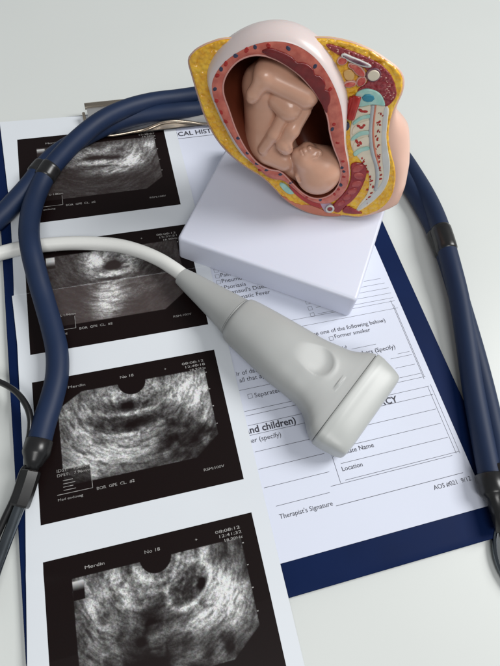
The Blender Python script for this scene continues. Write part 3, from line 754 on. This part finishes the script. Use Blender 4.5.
    marr = [(13.0, 67.0), (13.5, 62.9), (14.2, 58.1), (15.2, 53.8), (16.8, 49.5), (18.9, 44.0), (21.3, 37.6), (23.1, 33.5), (12.2, 39.9), (15.0, 35.4), (17.9, 30.8), (20.1, 25.9), (20.7, 19.9), (19.9, 15.6)]
    for (x, y), a in zip([(3.0, 67.6), (5.1, 67.4), (4.0, 59.6), (5.6, 59.0), (6.5, 60.3), (5.5, 51.0), (7.4, 50.7), (6.7, 49.2)], (1.6, 1.4, 1.0, 1.2, 0.8, 1.4, 1.2, 0.9)): spot((x, y), a, 0.7, rnd.uniform(-50, 50), 1.3, marks)
    for (x, y) in [(13.0, 67.0), (13.5, 62.9), (14.2, 58.1), (15.2, 53.8), (16.6, 50.0), (18.7, 44.2), (19.9, 41.1), (21.3, 37.6), (23.1, 33.5), (23.5, 31.0), (10.6, 41.8), (11.9, 39.8), (13.6, 37.6), (15.9, 34.3), (17.8, 31.4), (19.2, 29.0), (21.1, 25.4), (21.4, 21.4), (21.1, 18.6), (18.7, 23.0)]:
        spot((x, y), rnd.uniform(0.6, 1.1), rnd.uniform(0.4, 0.6), rnd.uniform(20, 110), 0.8, marks)
    for q in range(26):
        x, y = rnd.choice(marr)
        spot((x+rnd.uniform(-1.2, 1.2), y+rnd.uniform(-1.6, 1.6)), rnd.uniform(0.3, 0.75), rnd.uniform(0.2, 0.4), rnd.uniform(0, 180), 0.8, marks)
    mk = marks.build("marrow_mark", M_red, None); mk.data.transform(tilt); mk.parent = root
    def strand(name, px, r, m, parent=root):
        vv, ff = tube_geo(sft(catmull(px, 8)), r, 10); return part(name, vv, ff, m, parent)
    strand("nerve_cord", [(8.0, 0.8, 70.9), (8.9, 0.8, 65.3), (10.4, 0.8, 58.1), (12.5, 0.8, 51.7), (15.4, 0.8, 45.2), (19.2, 0.8, 38.5), (21.8, 0.8, 31.4), (23.0, 0.8, 23.7)], 1.0, M_canal)
    strand("nerve_cord", [(9.1, 0.9, 71.1), (10.3, 0.9, 64.6), (11.9, 0.9, 57.3), (14.4, 0.9, 50.4), (17.2, 0.9, 44.4), (20.2, 0.9, 38.8)], 0.55, M_salmon)
    slab("ligament", blob([(13.8, 70.2), (15.4, 70.5), (17.3, 63.5), (19.2, 55.6), (22.4, 48.1), (25.9, 40.3), (27.7, 31.7), (27.0, 24.4), (24.0, 17.4), (19.5, 11.0), (16.7, 8.4), (18.2, 13.6), (22.0, 20.5), (24.5, 27.0), (24.6, 33.2), (21.7, 40.8), (19.0, 48.2), (16.7, 55.8), (14.8, 63.6)], 6), 0.2, 0.95, M_white, 0.4)
    # great vessels
    strand("artery", [(-0.7, 1.4, 74.4), (-0.7, 1.8, 71.7), (-0.9, 1.8, 67.6), (-1.0, 1.5, 63.3)], 2.2, M_red)
    strand("artery", [(-2.8, 1.2, 73.5), (-2.7, 1.4, 70.2), (-3.0, 1.2, 65.4)], 1.3, M_red)
    (cx, cy), = [(-1.8, 58.4)]
    slab("vein", np.array(oval(cx, cy, 1.7, 2.3, 0, 2)), 0.3, 2.0, M_navy, 0.7)
    for (cx, cy) in [(-5.1, 70.1), (-4.6, 65.3)]: loop("bowel_loop", oval(cx, cy, 1.6, 2.1, 10, 1.5), 0.5)
    # rectum with its folds
    rec = slab("rectum", blob([(6.0, 36.8), (7.7, 38.6), (10.8, 38.9), (14.0, 37.1), (15.5, 32.6), (15.5, 26.8), (14.6, 20.6), (12.5, 14.7), (9.6, 10.3), (7.2, 5.6), (4.0, 5.8), (2.0, 8.3), (3.6, 12.5), (5.5, 16.7), (7.4, 21.5), (8.0, 26.2), (7.3, 31.9)], 6), 0, 1.4, M_rectum, 0.7)
    for (cx, cy), a, b, r in zip([(10.0, 35.9), (11.7, 31.5), (11.7, 26.3), (10.7, 21.4), (8.8, 17.0), (6.5, 12.4)], (3.2, 3.0, 2.9, 2.8, 2.6, 2.4), (2.0, 2.1, 2.1, 2.0, 1.9, 1.7), (40, -10, 25, 45, 45, 50)):
        slab("fold", np.array(catmull(oval(cx, cy, a, b, r, 1.8), 4, True)), 0.8, 1.9, M_haustra, 0.7, rec)
    slab("anal_canal", blob([(9.9, 10.2), (13.6, 9.4), (18.0, 7.9), (20.1, 6.8), (16.3, 5.7), (11.7, 5.4), (8.8, 6.4)], 6), 0, 1.2, M_rectum, 0.5)
    # front: bladder, pubic bone, cut skin, cervix
    slab("cut_skin", blob([(-27.7, 11.7), (-22.0, 8.7), (-16.5, 6.8), (-9.7, 7.3), (-2.9, 5.4), (2.7, 3.7), (6.8, 3.7), (8.8, 2.9), (4.4, 1.6), (-2.6, 1.0), (-8.6, 1.6), (-14.2, 3.3), (-19.8, 5.8), (-24.3, 8.6)], 6), -0.6, 0.6, M_salmon, 0.4)
    slab("bladder", blob([(-24.7, 20.2), (-21.4, 19.1), (-16.4, 15.8), (-10.7, 12.9), (-5.6, 12.7), (-3.1, 10.3), (-3.2, 7.0), (-7.4, 7.4), (-12.3, 9.1), (-17.4, 12.1), (-22.1, 16.2)], 6), 0, 1.6, M_red, 0.6)
    slab("pubic_bone", blob([(-29.6, 19.0), (-27.2, 19.8), (-23.7, 17.3), (-20.7, 14.4), (-23.1, 13.3), (-26.5, 15.1)], 6), 0, 1.0, M_disc, 0.4)
    slab("cervix", blob([(-6.8, 12.9), (-4.1, 15.1), (-0.8, 14.2), (0.2, 11.2), (2.7, 9.1), (2.5, 5.8), (-0.4, 4.6), (-3.0, 7.1), (-4.7, 9.7)], 6), 0, 1.8, M_lilac, 0.6)
    (cx, cy), = [(1.0, 8.3)]
    vv, ff = tube_geo(sft([(cx+2.0*math.cos(t), 2.6, cy+2.1*math.sin(t)) for t in np.linspace(0, 2*math.pi, 25)]), 0.6, 8, False)
    part("urethra_ring", vv, ff, M_white)
    slab("urethra", np.array(oval(cx, cy, 1.7, 1.8, 0, 2)), 1, 2.5, M_rectum, 0.4)

    # ---- uterus: outer shell, cut wall, cavity
    topw = np.maximum(0.22 + 0.78*sm(-0.35, 0.7, np.sin(th)), 0.95*sm(0.2, -0.45, np.cos(th))*sm(-0.97, -0.72, np.sin(th)))
    rad = lambda A, b, k=1.0: np.stack([cc[0] + (A[:, 0]-cc[0])*k + np.cos(th)*b, cc[1] + (A[:, 2]-cc[1])*k + np.sin(th)*b], 1)
    rings = []
    for kk, b in ((0.0, 0.0), (0.06, 0.9), (0.3, 2.3), (0.65, 3.4), (1.0, 3.9)):
        Q = rad(outer, b*topw); ff_ = outer[:, 1]*(1-kk) + (-1.2)*kk
        rings.append(np.stack([Q[:, 0], -ff_, Q[:, 1]], 1))
    for dep, b, k in ((5, 3.9, 0.99), (10, 3.0, 0.955), (15, 2.0, 0.91), (20, 1.5, 0.87), (25, 0, 0.79), (30, 0, 0.67), (34, 0, 0.53), (37, 0, 0.36), (38.5, 0, 0.15)):
        Q = rad(outer, b*topw, k); Q[:, 1] = np.maximum(Q[:, 1], 10 + 0*Q[:, 1]) if dep > 12 else Q[:, 1]
        rings.append(np.stack([Q[:, 0], np.full(NA, float(dep)), Q[:, 1]], 1))
    v, f = loft(rings)
    ut = part("uterus", v, f, M_shell)
    # wall ring (cut face), slightly cushioned
    rings = []
    K = 8
    for i in range(K+1):
        t = i/K; A = outer*(1-t) + inner*t
        A = A.copy(); A[:, 1] += 0.55*math.sin(math.pi*t)**0.6 + 0.05
        rings.append(sft(A))
    v, f = loft(rings, False, False)
    part("uterus_wall", v, f, M_wall, ut, fix=False)
    # cavity lining
    rings = [sft(inner)]
    ci = np.array([cc[0], cc[1]])
    for dep, k in ((2, 0.995), (6, 0.985), (12, 0.96), (18, 0.91), (24, 0.82), (29, 0.68), (32, 0.5), (33.5, 0.3), (34, 0.1)):
        Q = ci + (inner[:, [0, 2]]-ci)*k; rings.append(np.stack([Q[:, 0], -(inner[:, 1]-dep), Q[:, 1]], 1))
    v, f = loft(rings)
    part("cavity", v, f, M_cavity, ut)
    lip = np.vstack([inner, inner[:1]]); lip = lip + np.array([0, 0.25, 0])
    v, f = tube_geo(sft(lip), 0.42, 8, False)
    part("membrane", v, f, M_membrane, ut)
    # placenta: scalloped dark patch on the wall
    pl = catmull([(-47.3, 92.0), (-44.0, 93.7), (-40.1, 93.2), (-36.4, 92.2), (-33.8, 91.1), (-31.6, 89.4), (-28.9, 89.6), (-26.4, 88.9), (-23.8, 87.2), (-22.7, 85.2), (-20.6, 84.8), (-18.5, 83.3), (-17.2, 81.4), (-17.0, 79.3), (-15.2, 78.7), (-13.8, 76.3), (-13.4, 73.7), (-13.9, 71.4), (-13.5, 68.7), (-14.8, 69.0), (-19.1, 74.8), (-23.4, 79.4), (-28.3, 83.4), (-34.2, 86.7), (-39.9, 89.2), (-44.5, 90.5)], 5, True)
    slab("placenta", pl, 7.6, 9.4, M_placenta, 0.5, ut)
    ar, ve = MB(), MB()
    def dotpos(px):      # keep the dot on the wall ring
        an = math.atan2(px[1]-cc[1], px[0]-cc[0]); i = int(np.argmin(np.abs(np.angle(np.exp(1j*(th - an))))))
        ro = math.hypot(outer[i, 0]-cc[0], outer[i, 2]-cc[1]); ri = math.hypot(inner[i, 0]-cc[0], inner[i, 2]-cc[1])
        w = min(0.78, max(0.22, (math.hypot(px[0]-cc[0], px[1]-cc[1])-ri)/(ro-ri))); rr = ri + (ro-ri)*w
        return (cc[0]+rr*math.cos(an), cc[1]+rr*math.sin(an)), inner[i, 1]*(1-w)+outer[i, 1]*w
    for px, mb, a in [(p, ar, 1.25) for p in [(-63.7, 85.1), (-54.0, 91.3), (-45.2, 95.4), (-66.7, 78.8), (-65.9, 66.6), (-61.0, 56.6), (-63.7, 61.1), (-14.7, 79.4), (-9.1, 62.9), (-5.1, 53.3), (0.2, 42.6), (3.2, 32.6), (2.4, 23.4), (0.7, 20.1), (-41.9, 28.0), (-15.2, 18.8)]] + \
                     [(p, ve, 1.2) for p in [(-59.8, 89.7), (-50.6, 93.3), (-36.3, 95.4), (-23.3, 88.9), (-64.9, 81.8), (-66.9, 72.1), (-54.2, 48.1), (-48.9, 39.7), (-43.1, 34.3), (-9.9, 60.2), (0.7, 38.4), (2.9, 26.8), (-30.3, 30.1), (-24.9, 28.1), (-37.7, 31.1), (-5.9, 14.5), (2.3, 36.2)]]:
        q, ff0 = dotpos(px)
        one = MB()
        spot(q, a*rnd.uniform(0.75, 1.1), a*rnd.uniform(0.65, 0.85), rnd.uniform(0, 180), ff0+0.42, one)
        o = one.build("artery_end" if mb is ar else "vein_end", M_red if mb is ar else M_navy, None); o.data.transform(tilt); o.parent = ut

    # ---- the curled baby: one sculpted body
    h = 0.4
    lo = np.array([-76.0, -24.0, -2.0]); hi = np.array([14.0, 17.0, 100.0])
    ax = [np.arange(lo[k], hi[k], h) for k in range(3)]
    G = np.stack(np.meshgrid(*ax, indexing='ij'), -1).astype(np.float32)     # (s, f, t)
    def cap(a, b): return capsule(G, a[:3], b[:3], a[3], b[3])
    D = cap(*[(-43.1, -8.0, 67.4, 11.8), (-38.7, -8.0, 40.7, 12.6)])
    D = smin(D, cap(*[(-43.8, -6.0, 70.3, 11.2), (-41.1, -7.0, 75.1, 9.5)]), 3)
    D = smin(D, cap(*[(-38.7, -8.0, 40.7, 12.4), (-29.2, -7.0, 31.2, 9.0)]), 4)
    D = smin(D, cap(*[(-29.2, -6.0, 31.3, 7.5), (-19.9, -5.0, 28.4, 8.0)]), 3)
    # lower leg lying across the front, with its foot
    leg = cap(*[(-44.7, 5.0, 79.6, 5.2), (-24.6, 4.0, 72.9, 6.2)])
    leg = smin(leg, cap(*[(-43.6, 1.0, 79.6, 6.5), (-32.9, -3.0, 81.9, 7.0)]), 3)
    leg = smin(leg, cap(*[(-44.7, 6.2, 79.7, 4.3), (-48.8, 6.4, 71.2, 3.5)]), 1.6)
    leg = smin(leg, cap(*[(-48.8, 6.4, 71.2, 3.4), (-49.6, 6.4, 69.1, 2.7)]), 1.2)
    D = smin(D, leg, 0.7)
    # other knee, folded below
    kn = cap(*[(-36.9, 2.0, 68.6, 6.0), (-31.3, 4.0, 65.7, 6.3)])
    kn = smin(kn, cap(*[(-31.3, 3.6, 65.5, 6.1), (-24.9, -1.0, 66.1, 5.4)]), 2)
    D = smin(D, kn, 0.35)
    # arms
    arm = cap(*[(-33.7, 5.2, 61.1, 3.2), (-36.8, 6.4, 52.3, 3.2)]); arm = smin(arm, cap(*[(-36.8, 6.4, 52.3, 3.2), (-41.2, 5.0, 42.2, 2.7)]), 1.5)
    D = smin(D, arm, 0.45)
    arm2 = cap(*[(-24.1, 3.0, 64.9, 3.6), (-28.4, 6.6, 55.9, 3.9)]); arm2 = smin(arm2, cap(*[(-28.4, 6.6, 55.9, 3.9), (-31.3, 7.8, 49.0, 3.6)]), 1.5)
    fist = cap(*[(-31.4, 7.8, 48.4, 4.0), (-29.6, 7.4, 46.2, 3.5)])
    for fx in ([(-33.0, 9.4, 47.2, 1.4), (-31.9, 8.3, 44.7, 1.2)], [(-31.4, 10.2, 47.0, 1.4), (-30.3, 8.8, 44.4, 1.2)], [(-29.8, 10.2, 47.2, 1.4), (-28.8, 8.6, 44.4, 1.2)], [(-28.5, 9.4, 47.7, 1.3), (-27.6, 8.0, 45.0, 1.1)], [(-28.7, 9.6, 50.2, 1.4), (-27.8, 9.6, 48.2, 1.2)]):
        fist = smin(fist, cap(*fx), 0.4)
    arm2 = smin(arm2, fist, 0.8)
    D = smin(D, arm2, 0.4)
    D = smin(D, cap(*[(-38.3, 1.5, 37.4, 5.0), (-29.4, 1.0, 34.8, 5.6)]), 3)
    # head, turned up and towards us
    hd = ball(G, (-10.1, -1.0, 29.5), 12.4)
    hd = smin(hd, ball(G, (-7.3, -0.5, 34.1), 9.8), 3)
    hd = smin(hd, ball(G, (-15.8, 1.0, 36.3), 9.0), 3)
    hd = smin(hd, ball(G, (-19.5, 5.2, 39.5), 5.0), 2.5)
    hd = smin(hd, cap(*[(-22.3, 3.4, 40.5, 3.6), (-18.7, 3.4, 43.5, 4.6)]), 2.2)
    hd = smin(hd, ball(G, (-23.9, 4.6, 42.6), 2.3), 1.6)
    hd = smin(hd, cap(*[(-14.8, 5.2, 45.0, 1.3), (-17.6, 6.4, 47.1, 1.2)]), 1.5)
    hd = smin(hd, cap(*[(-18.2, 6.6, 47.6, 0.9), (-17.3, 7.2, 46.8, 0.8)]), 0.8)
    hd = smin(hd, cap(*[(-20.6, 6.4, 46.1, 0.8), (-20.0, 7.4, 45.2, 0.7)]), 0.8)
    hd = smin(hd, cap(*[(-22.0, 6.4, 44.9, 0.8), (-21.1, 7.4, 44.2, 0.7)]), 0.8)
    hd = smin(hd, cap(*[(-12.9, 5.4, 44.5, 2.0), (-14.5, 6.6, 43.1, 1.9)]), 1.4)
    D = smin(D, hd, 1.4)
    def surf(px):      # front surface at this place
        i = int((px[0]-lo[0])/h); k = int((px[2]-lo[2])/h); col = D[i, :, k]; w = np.where(col < 0)[0]
        return np.array([px[0], ax[1][w[-1]] if len(w) else 0.0, px[2]])
    def carve(a, b, r, k=0.5, sink=0.1):
        nonlocal D
        pa, pb = surf(a), surf(b); pa[1] += sink; pb[1] += sink
        D = -smin(-D, capsule(G, pa, pb, r, r), k)
    carve((-15.5, 8.0, 43.0), (-13.9, 8.0, 43.8), 0.38, 0.35); carve((-13.9, 8.0, 43.8), (-12.7, 8.0, 45.8), 0.38, 0.35)
    carve((-21.8, 6.0, 45.6), (-20.5, 6.0, 44.2), 0.34, 0.3)
    ear = surf((-20.1, 5.0, 28.1))
    er = capsule(G, ear+np.array([-0.5, -0.6, 1.6]), ear+np.array([0.6, -0.4, -1.2]), 2.1, 1.6)
    D = smin(D, er, 0.6)
    carve((-20.7, 6.0, 29.7), (-19.7, 6.0, 28.1), 0.75, 0.5, 0.2)
    P, Fq = surface_net(D, lo, h)
    fo = part("unborn_baby", np.stack([P[:, 0], -P[:, 1], P[:, 2]], 1), Fq.tolist(), M_fetus)
    sm_ = fo.modifiers.new("smooth", 'SMOOTH'); sm_.factor = 0.5; sm_.iterations = 3
build_model()

# ------------------------------------------------------------------ ultrasound probe
def build_probe():
    A = np.array([95.7, 168.3]); ang = math.radians(-52.68)
    root = thing("ultrasound_probe", "pale grey ultrasound probe with a wide head and a white cable, lying across the form", "ultrasound probe",
                 (A[0]*MM, A[1]*MM, 0.0), (0, 0, ang))
    # (x, half width, half height, centre z, side shift)
    K = np.array([(0, 5.0, 4.6, 8.4, 0.3), (6, 6.1, 5.4, 8.8, 0.2), (20, 8.2, 7.2, 9.6, -0.2), (34, 10.4, 9.0, 10.6, -0.8), (38.5, 11.2, 9.8, 11.0, -1.2), (39.6, 11.4, 10.0, 11.1, -1.3)])
    B = np.array([(40.6, 11.6, 10.2, 11.2, -1.4), (41.6, 12.6, 11.0, 11.6, -1.6), (44, 13.3, 11.6, 12.0, -1.9), (52, 14.4, 12.4, 12.7, -2.1), (64, 15.9, 12.8, 13.1, -2.2), (76, 17.4, 12.4, 12.8, -1.9), (86, 18.2, 11.6, 12.2, -1.1), (94, 19.4, 10.7, 11.6, -0.1),
                  (99, 21.0, 10.3, 11.3, -0.2), (103, 23.8, 10.1, 11.1, -0.4), (106.5, 26.8, 10.0, 11.0, -0.6), (109.3, 28.4, 10.0, 10.9, -0.6), (110.2, 28.7, 10.0, 10.9, -0.6)])
    H = np.array([(110.6, 28.7, 10.0, 10.9, -0.6), (111.4, 29.1, 10.3, 10.9, -0.6), (114, 29.0, 10.1, 10.8, -0.6), (118, 28.2, 9.4, 10.3, -0.5), (122, 27.3, 8.7, 9.9, -0.4), (124.6, 26.6, 8.0, 9.6, -0.3), (125.8, 26.1, 7.4, 9.5, -0.2), (126.6, 25.2, 6.5, 9.4, -0.2), (127.1, 23.6, 4.8, 9.4, -0.2), (127.3, 20.0, 2.5, 9.4, -0.2)])
    seg = 200
    a = np.arange(seg)*2*math.pi/seg
    def body(tab, n, p, dent=False):
        x = np.linspace(tab[0, 0], tab[-1, 0], n)
        # smooth (monotone-ish) interpolation of the section table
        def interp(col):
            xk, yk = tab[:, 0], tab[:, col]; hk = np.diff(xk); dk = np.diff(yk)/hk
            mk = np.zeros(len(xk)); mk[0], mk[-1] = dk[0], dk[-1]
            for i in range(1, len(xk)-1):
                if dk[i-1]*dk[i] > 0:
                    w1, w2 = 2*hk[i]+hk[i-1], hk[i]+2*hk[i-1]; mk[i] = (w1+w2)/(w1/dk[i-1]+w2/dk[i])
            i = np.clip(np.searchsorted(xk, x, side='right')-1, 0, len(xk)-2); t = (x-xk[i])/hk[i]
            return yk[i]*(2*t**3-3*t**2+1) + hk[i]*mk[i]*(t**3-2*t**2+t) + yk[i+1]*(3*t**2-2*t**3) + hk[i]*mk[i+1]*(t**3-t**2)
        W, Hh, Z, S = (interp(k) for k in (1, 2, 3, 4))
        if n > 20:
            for arr in (W, Hh, Z, S):
                for _ in range(min(20, int(n/40))): arr[1:-1] = 0.25*arr[:-2]+0.5*arr[1:-1]+0.25*arr[2:]
        rings = []
        for i in range(len(x)):
            e = 2.0/p(x[i])
            cy = np.sign(np.cos(a))*np.abs(np.cos(a))**e*W[i] + S[i]; cz = np.sign(np.sin(a))*np.abs(np.sin(a))**e*Hh[i] + Z[i]
            ring = np.stack([np.full(seg, x[i]), cy, cz], 1)
            if dent:
                up = sm(0.0, 0.5, np.sin(a))
                # thumb rest: scooped hollow that ends in a curved step
                dx = (x[i]-89.5); dy = (cy - 1.5)
                u = dx*0.96 + dy*0.28; w = -dx*0.28 + dy*0.96
                rr = np.hypot(u/np.where(u > 0, 8.0, 15.0), w/(8.0 - 0.12*np.clip(-u, 0, 20)))
                hol = np.clip(1-rr**3, 0, 1)*sm(-15, 6.5, u)*1.45
                ring[:, 2] -= hol*up
                ring[:, 2] += 0.22*np.exp(-((rr-1.14)/0.16)**2)*sm(1.0, 6.0, u)*up
                # small raised orientation mark
                ring[:, 2] += 0.6*sm(3.5, 2.7, abs(cy+1.0))*sm(1.15, 0.5, abs(x[i]-104.3))*up
            rings.append(ring)
        return loft(rings, True, True)
    v, f = body(B, 440, lambda x: 2.3 + 1.0*float(sm(80, 108, x)), True)
    hnd = sharp(mesh_obj("handle", v, f, M_probe, root), 60)
    v, f = body(K, 80, lambda x: 2.1)
    sharp(mesh_obj("strain_relief", v, f, M_relief, root), 60)
    v, f = body(H, 240, lambda x: 3.6 + 1.2*float(sm(112, 124, x)))
    sharp(mesh_obj("probe_head", v, f, M_lens, root), 60)
    # collar groove
    ring = [(40.1, -1.3 + 11.1*math.cos(t), 11.1 + 9.7*math.sin(t)) for t in np.linspace(0, 2*math.pi, 60)]
    v, f = tube_geo(ring, 0.55, 8, False); mesh_obj("collar_seal", v, f, M_relief, root)
    v = [(110.4, -0.6+27.6*math.copysign(abs(math.cos(t))**0.6, math.cos(t)), 10.9+9.2*math.copysign(abs(math.sin(t))**0.6, math.sin(t))) for t in np.linspace(0, 2*math.pi, 80)]
    v, f = tube_geo(v, 0.35, 6, False); mesh_obj("seam", v, f, M_relief, root)
    cab = np.array([(-31.4, 203.0, 3.0), (-13.3, 204.8, 3.0), (0.1, 206.4, 3.4), (11.1, 207.3, 4.0), (24.8, 206.9, 4.3), (38.5, 205.4, 4.5), (52.2, 202.4, 4.8), (65.8, 197.7, 5.2), (77.3, 190.7, 5.8), (86.3, 182.8, 6.6), (92.4, 175.3, 7.6), (96.0, 170.1, 8.3), (98.1, 166.5, 8.5)])
    ca, sa = math.cos(-ang), math.sin(-ang)
    loc = [((q[0]-A[0])*ca-(q[1]-A[1])*sa, (q[0]-A[0])*sa+(q[1]-A[1])*ca, q[2]) for q in cab]
    v, f = tube_geo(catmull(loc, 10), 4.0, 20); mesh_obj("cable", v, f, M_cable, root)
build_probe()

# ------------------------------------------------------------------ stethoscope
def build_stethoscope():
    o0 = np.array([40.0, 280.0, 0.0])
    root = thing("stethoscope", "navy twin-tube stethoscope looped around the clipboard and the model", "stethoscope", tuple(o0*MM))
    def add(name, geo, m, parent=root, smooth=True):
        v, f = geo; return mesh_obj(name, np.asarray(v, float) - o0, f, m, parent, smooth)
    R = 5.6
    ta = catmull([(13.3, 90.1, 7.5), (16.3, 100.0, 6.5), (20.8, 112.0, 6.0), (24.4, 124.2, 5.8), (25.6, 137.5, 5.8), (24.4, 151.7, 6.0), (22.0, 168.9, 7.0), (20.2, 183.4, 10.0), (19.0, 197.1, 12.5), (18.4, 211.8, 11.5), (19.9, 228.1, 9.0), (24.5, 244.6, 7.5), (31.5, 258.1, 8.0), (41.2, 268.0, 10.5), (53.6, 278.7, 13.0), (68.7, 290.3, 14.0), (85.0, 299.5, 13.0), (103.0, 307.2, 10.0), (121.2, 311.6, 7.0), (140.6, 314.6, 5.5), (174.3, 319.1, 3.0), (216.9, 309.5, 2.2), (245.6, 281.2, 2.2), (258.3, 245.8, 3.0), (261.2, 216.4, 4.5), (260.5, 190.0, 6.5), (257.0, 166.4, 8.0), (252.3, 142.0, 8.0), (248.7, 122.7, 6.5), (242.2, 98.6, 5.0), (234.7, 73.3, 4.0), (228.8, 52.1, 4.0), (223.6, 34.5, 5.0), (220.2, 23.1, 6.0)], 10)
    tb = catmull([(-30.3, 205.0, 5.5), (-12.0, 218.0, 5.5), (1.9, 230.6, 5.6), (11.9, 242.3, 5.6), (20.6, 253.4, 5.6), (27.2, 263.3, 5.6), (36.4, 273.9, 5.6), (48.8, 282.7, 5.6), (64.9, 291.4, 5.6), (81.1, 297.2, 5.6), (100.1, 300.5, 5.5), (119.2, 301.6, 4.5), (138.3, 303.6, 2.4), (171.0, 306.0, 2.2), (214.5, 297.3, 2.2), (239.6, 273.1, 2.2), (251.2, 244.1, 2.2), (255.8, 216.9, 2.2), (258.1, 189.9, 2.3), (257.6, 165.1, 2.4), (254.4, 139.7, 2.2), (250.3, 116.8, 2.2), (245.9, 92.9, 2.2), (241.6, 72.5, 2.2), (236.9, 53.5, 2.4), (232.1, 38.1, 3.4), (226.1, 24.9, 5.0)], 10)
    add("tube", tube_geo(ta, R, 28), M_tube); add("tube", tube_geo(tb, R, 28), M_tube)
    def sleeve(path, i, span, r):
        seg = path[i-span:i+span+1]; n = len(seg)
        rr = [r-0.9] + [r]*(n-2) + [r-0.9]
        return tube_geo(seg, rr, 28)
    def near(path, q): return int(np.argmin(np.linalg.norm(path - np.array(q), axis=1)))
    for qa in ((31.5, 258.1, 8.0), (256.7, 164.1, 8.0)):
        ia = near(ta, qa); ib = near(tb, ta[ia])
        mb = MB()
        mb.add(*sleeve(ta, ia, 4, R+0.55)); mb.add(*sleeve(tb, ib, 4, R+0.55))
        mid = (ta[ia-1:ia+2]+tb[ib-1:ib+2])/2
        mb.add(*tube_geo(mid, 2.4, 12))
        o = mesh_obj("tube_clip", np.asarray(mb.v, float)-o0, mb.f, M_black, root)
    # yoke and steel ear tube at the lower left
    p0 = np.array((13.3, 90.1, 7.5)); p1 = np.array((7.5, 73.9, 6.5))
    axv = p1-p0; Ld = np.linalg.norm(axv)
    add("yoke", lathe_geo([(-3, 5.7), (-2.6, 6.2), (3.2, 6.3), (4.2, 6.0), (7.0, 4.6), (9.0, 3.9), (9.5, 3.0), (12, 2.9)], p0, axv, 36), M_black)
    ear = catmull([(11.5, 85.4, 7.0), (9.8, 80.6, 6.8), (7.5, 74.8, 6.4), (4.4, 68.0, 5.8), (0.3, 59.9, 5.0), (-4.6, 49.8, 4.4), (-9.2, 39.7, 4.0), (-15.6, 24.1, 3.0)], 10)
    et = add("ear_tube", tube_geo(ear, 2.5, 20), M_dark_metal)
    i0, i1 = near(ear, (9.7, 79.7, 6.8)), near(ear, (2.6, 64.1, 5.6))
    sl = ear[i0:i1]; add("grip_sleeve", tube_geo(sl, [4.0]+[4.4]*(len(sl)-2)+[4.0], 6), M_black, et, False)
    add("spring_band", tube_geo(catmull([(-20.8, 133.0, 6.0), (-8.9, 130.0, 7.0), (-0.5, 124.7, 8.0), (5.9, 118.1, 8.6), (9.8, 110.4, 8.6), (11.1, 103.1, 8.4), (10.3, 96.5, 8.0), (8.6, 90.2, 7.6), (8.8, 84.6, 7.0)], 10), 1.5, 14, True, 1.6), M_black, et)
    # second arm of the headset, leaving the frame
    add("ear_tube", tube_geo(catmull([(10.2, 81.5, 6.5), (6.3, 80.5, 7.0), (1.5, 70.0, 6.0), (-3.9, 61.0, 5.0), (-12.2, 46.4, 4.0)], 8), 1.6, 16), M_black)
    # chest piece at the lower right
    q0 = np.array((220.3, 25.1, 5.6)); q1 = np.array((217.6, 10.4, 6.0))
    add("chest_stem", lathe_geo([(-3, 6.0), (-2.5, 6.6), (6, 6.7), (7, 6.2), (9, 4.4), (15, 4.0), (24, 3.8)], q0, q1-q0, 32), M_black)
    q0 = np.array((227.3, 27.5, 5.2)); q1 = np.array((222.8, 11.0, 6.0))
    add("chest_stem", lathe_geo([(-3, 6.0), (-2.5, 6.6), (6, 6.7), (7, 6.2), (9, 4.4), (15, 4.0), (24, 3.8)], q0, q1-q0, 32), M_black)
    cq = np.array((233.4, -12.8, -3.4))
    cp = add("chest_piece", lathe_geo([(0, 21.0), (0.5, 22.5), (2.5, 23.4), (3.4, 23.4), (4.6, 22.6), (5.2, 21.0), (7.0, 20.2), (9.0, 18.0), (10.5, 13.0), (11.4, 7.0), (12, 0.1)], cq, (0, 0, 1), 64), M_steel)
    add("rim", lathe_geo([(0.9, 23.3), (1.2, 24.2), (3.4, 24.2), (3.9, 23.0)], cq, (0, 0, 1), 64), M_dark_metal, cp)
build_stethoscope()
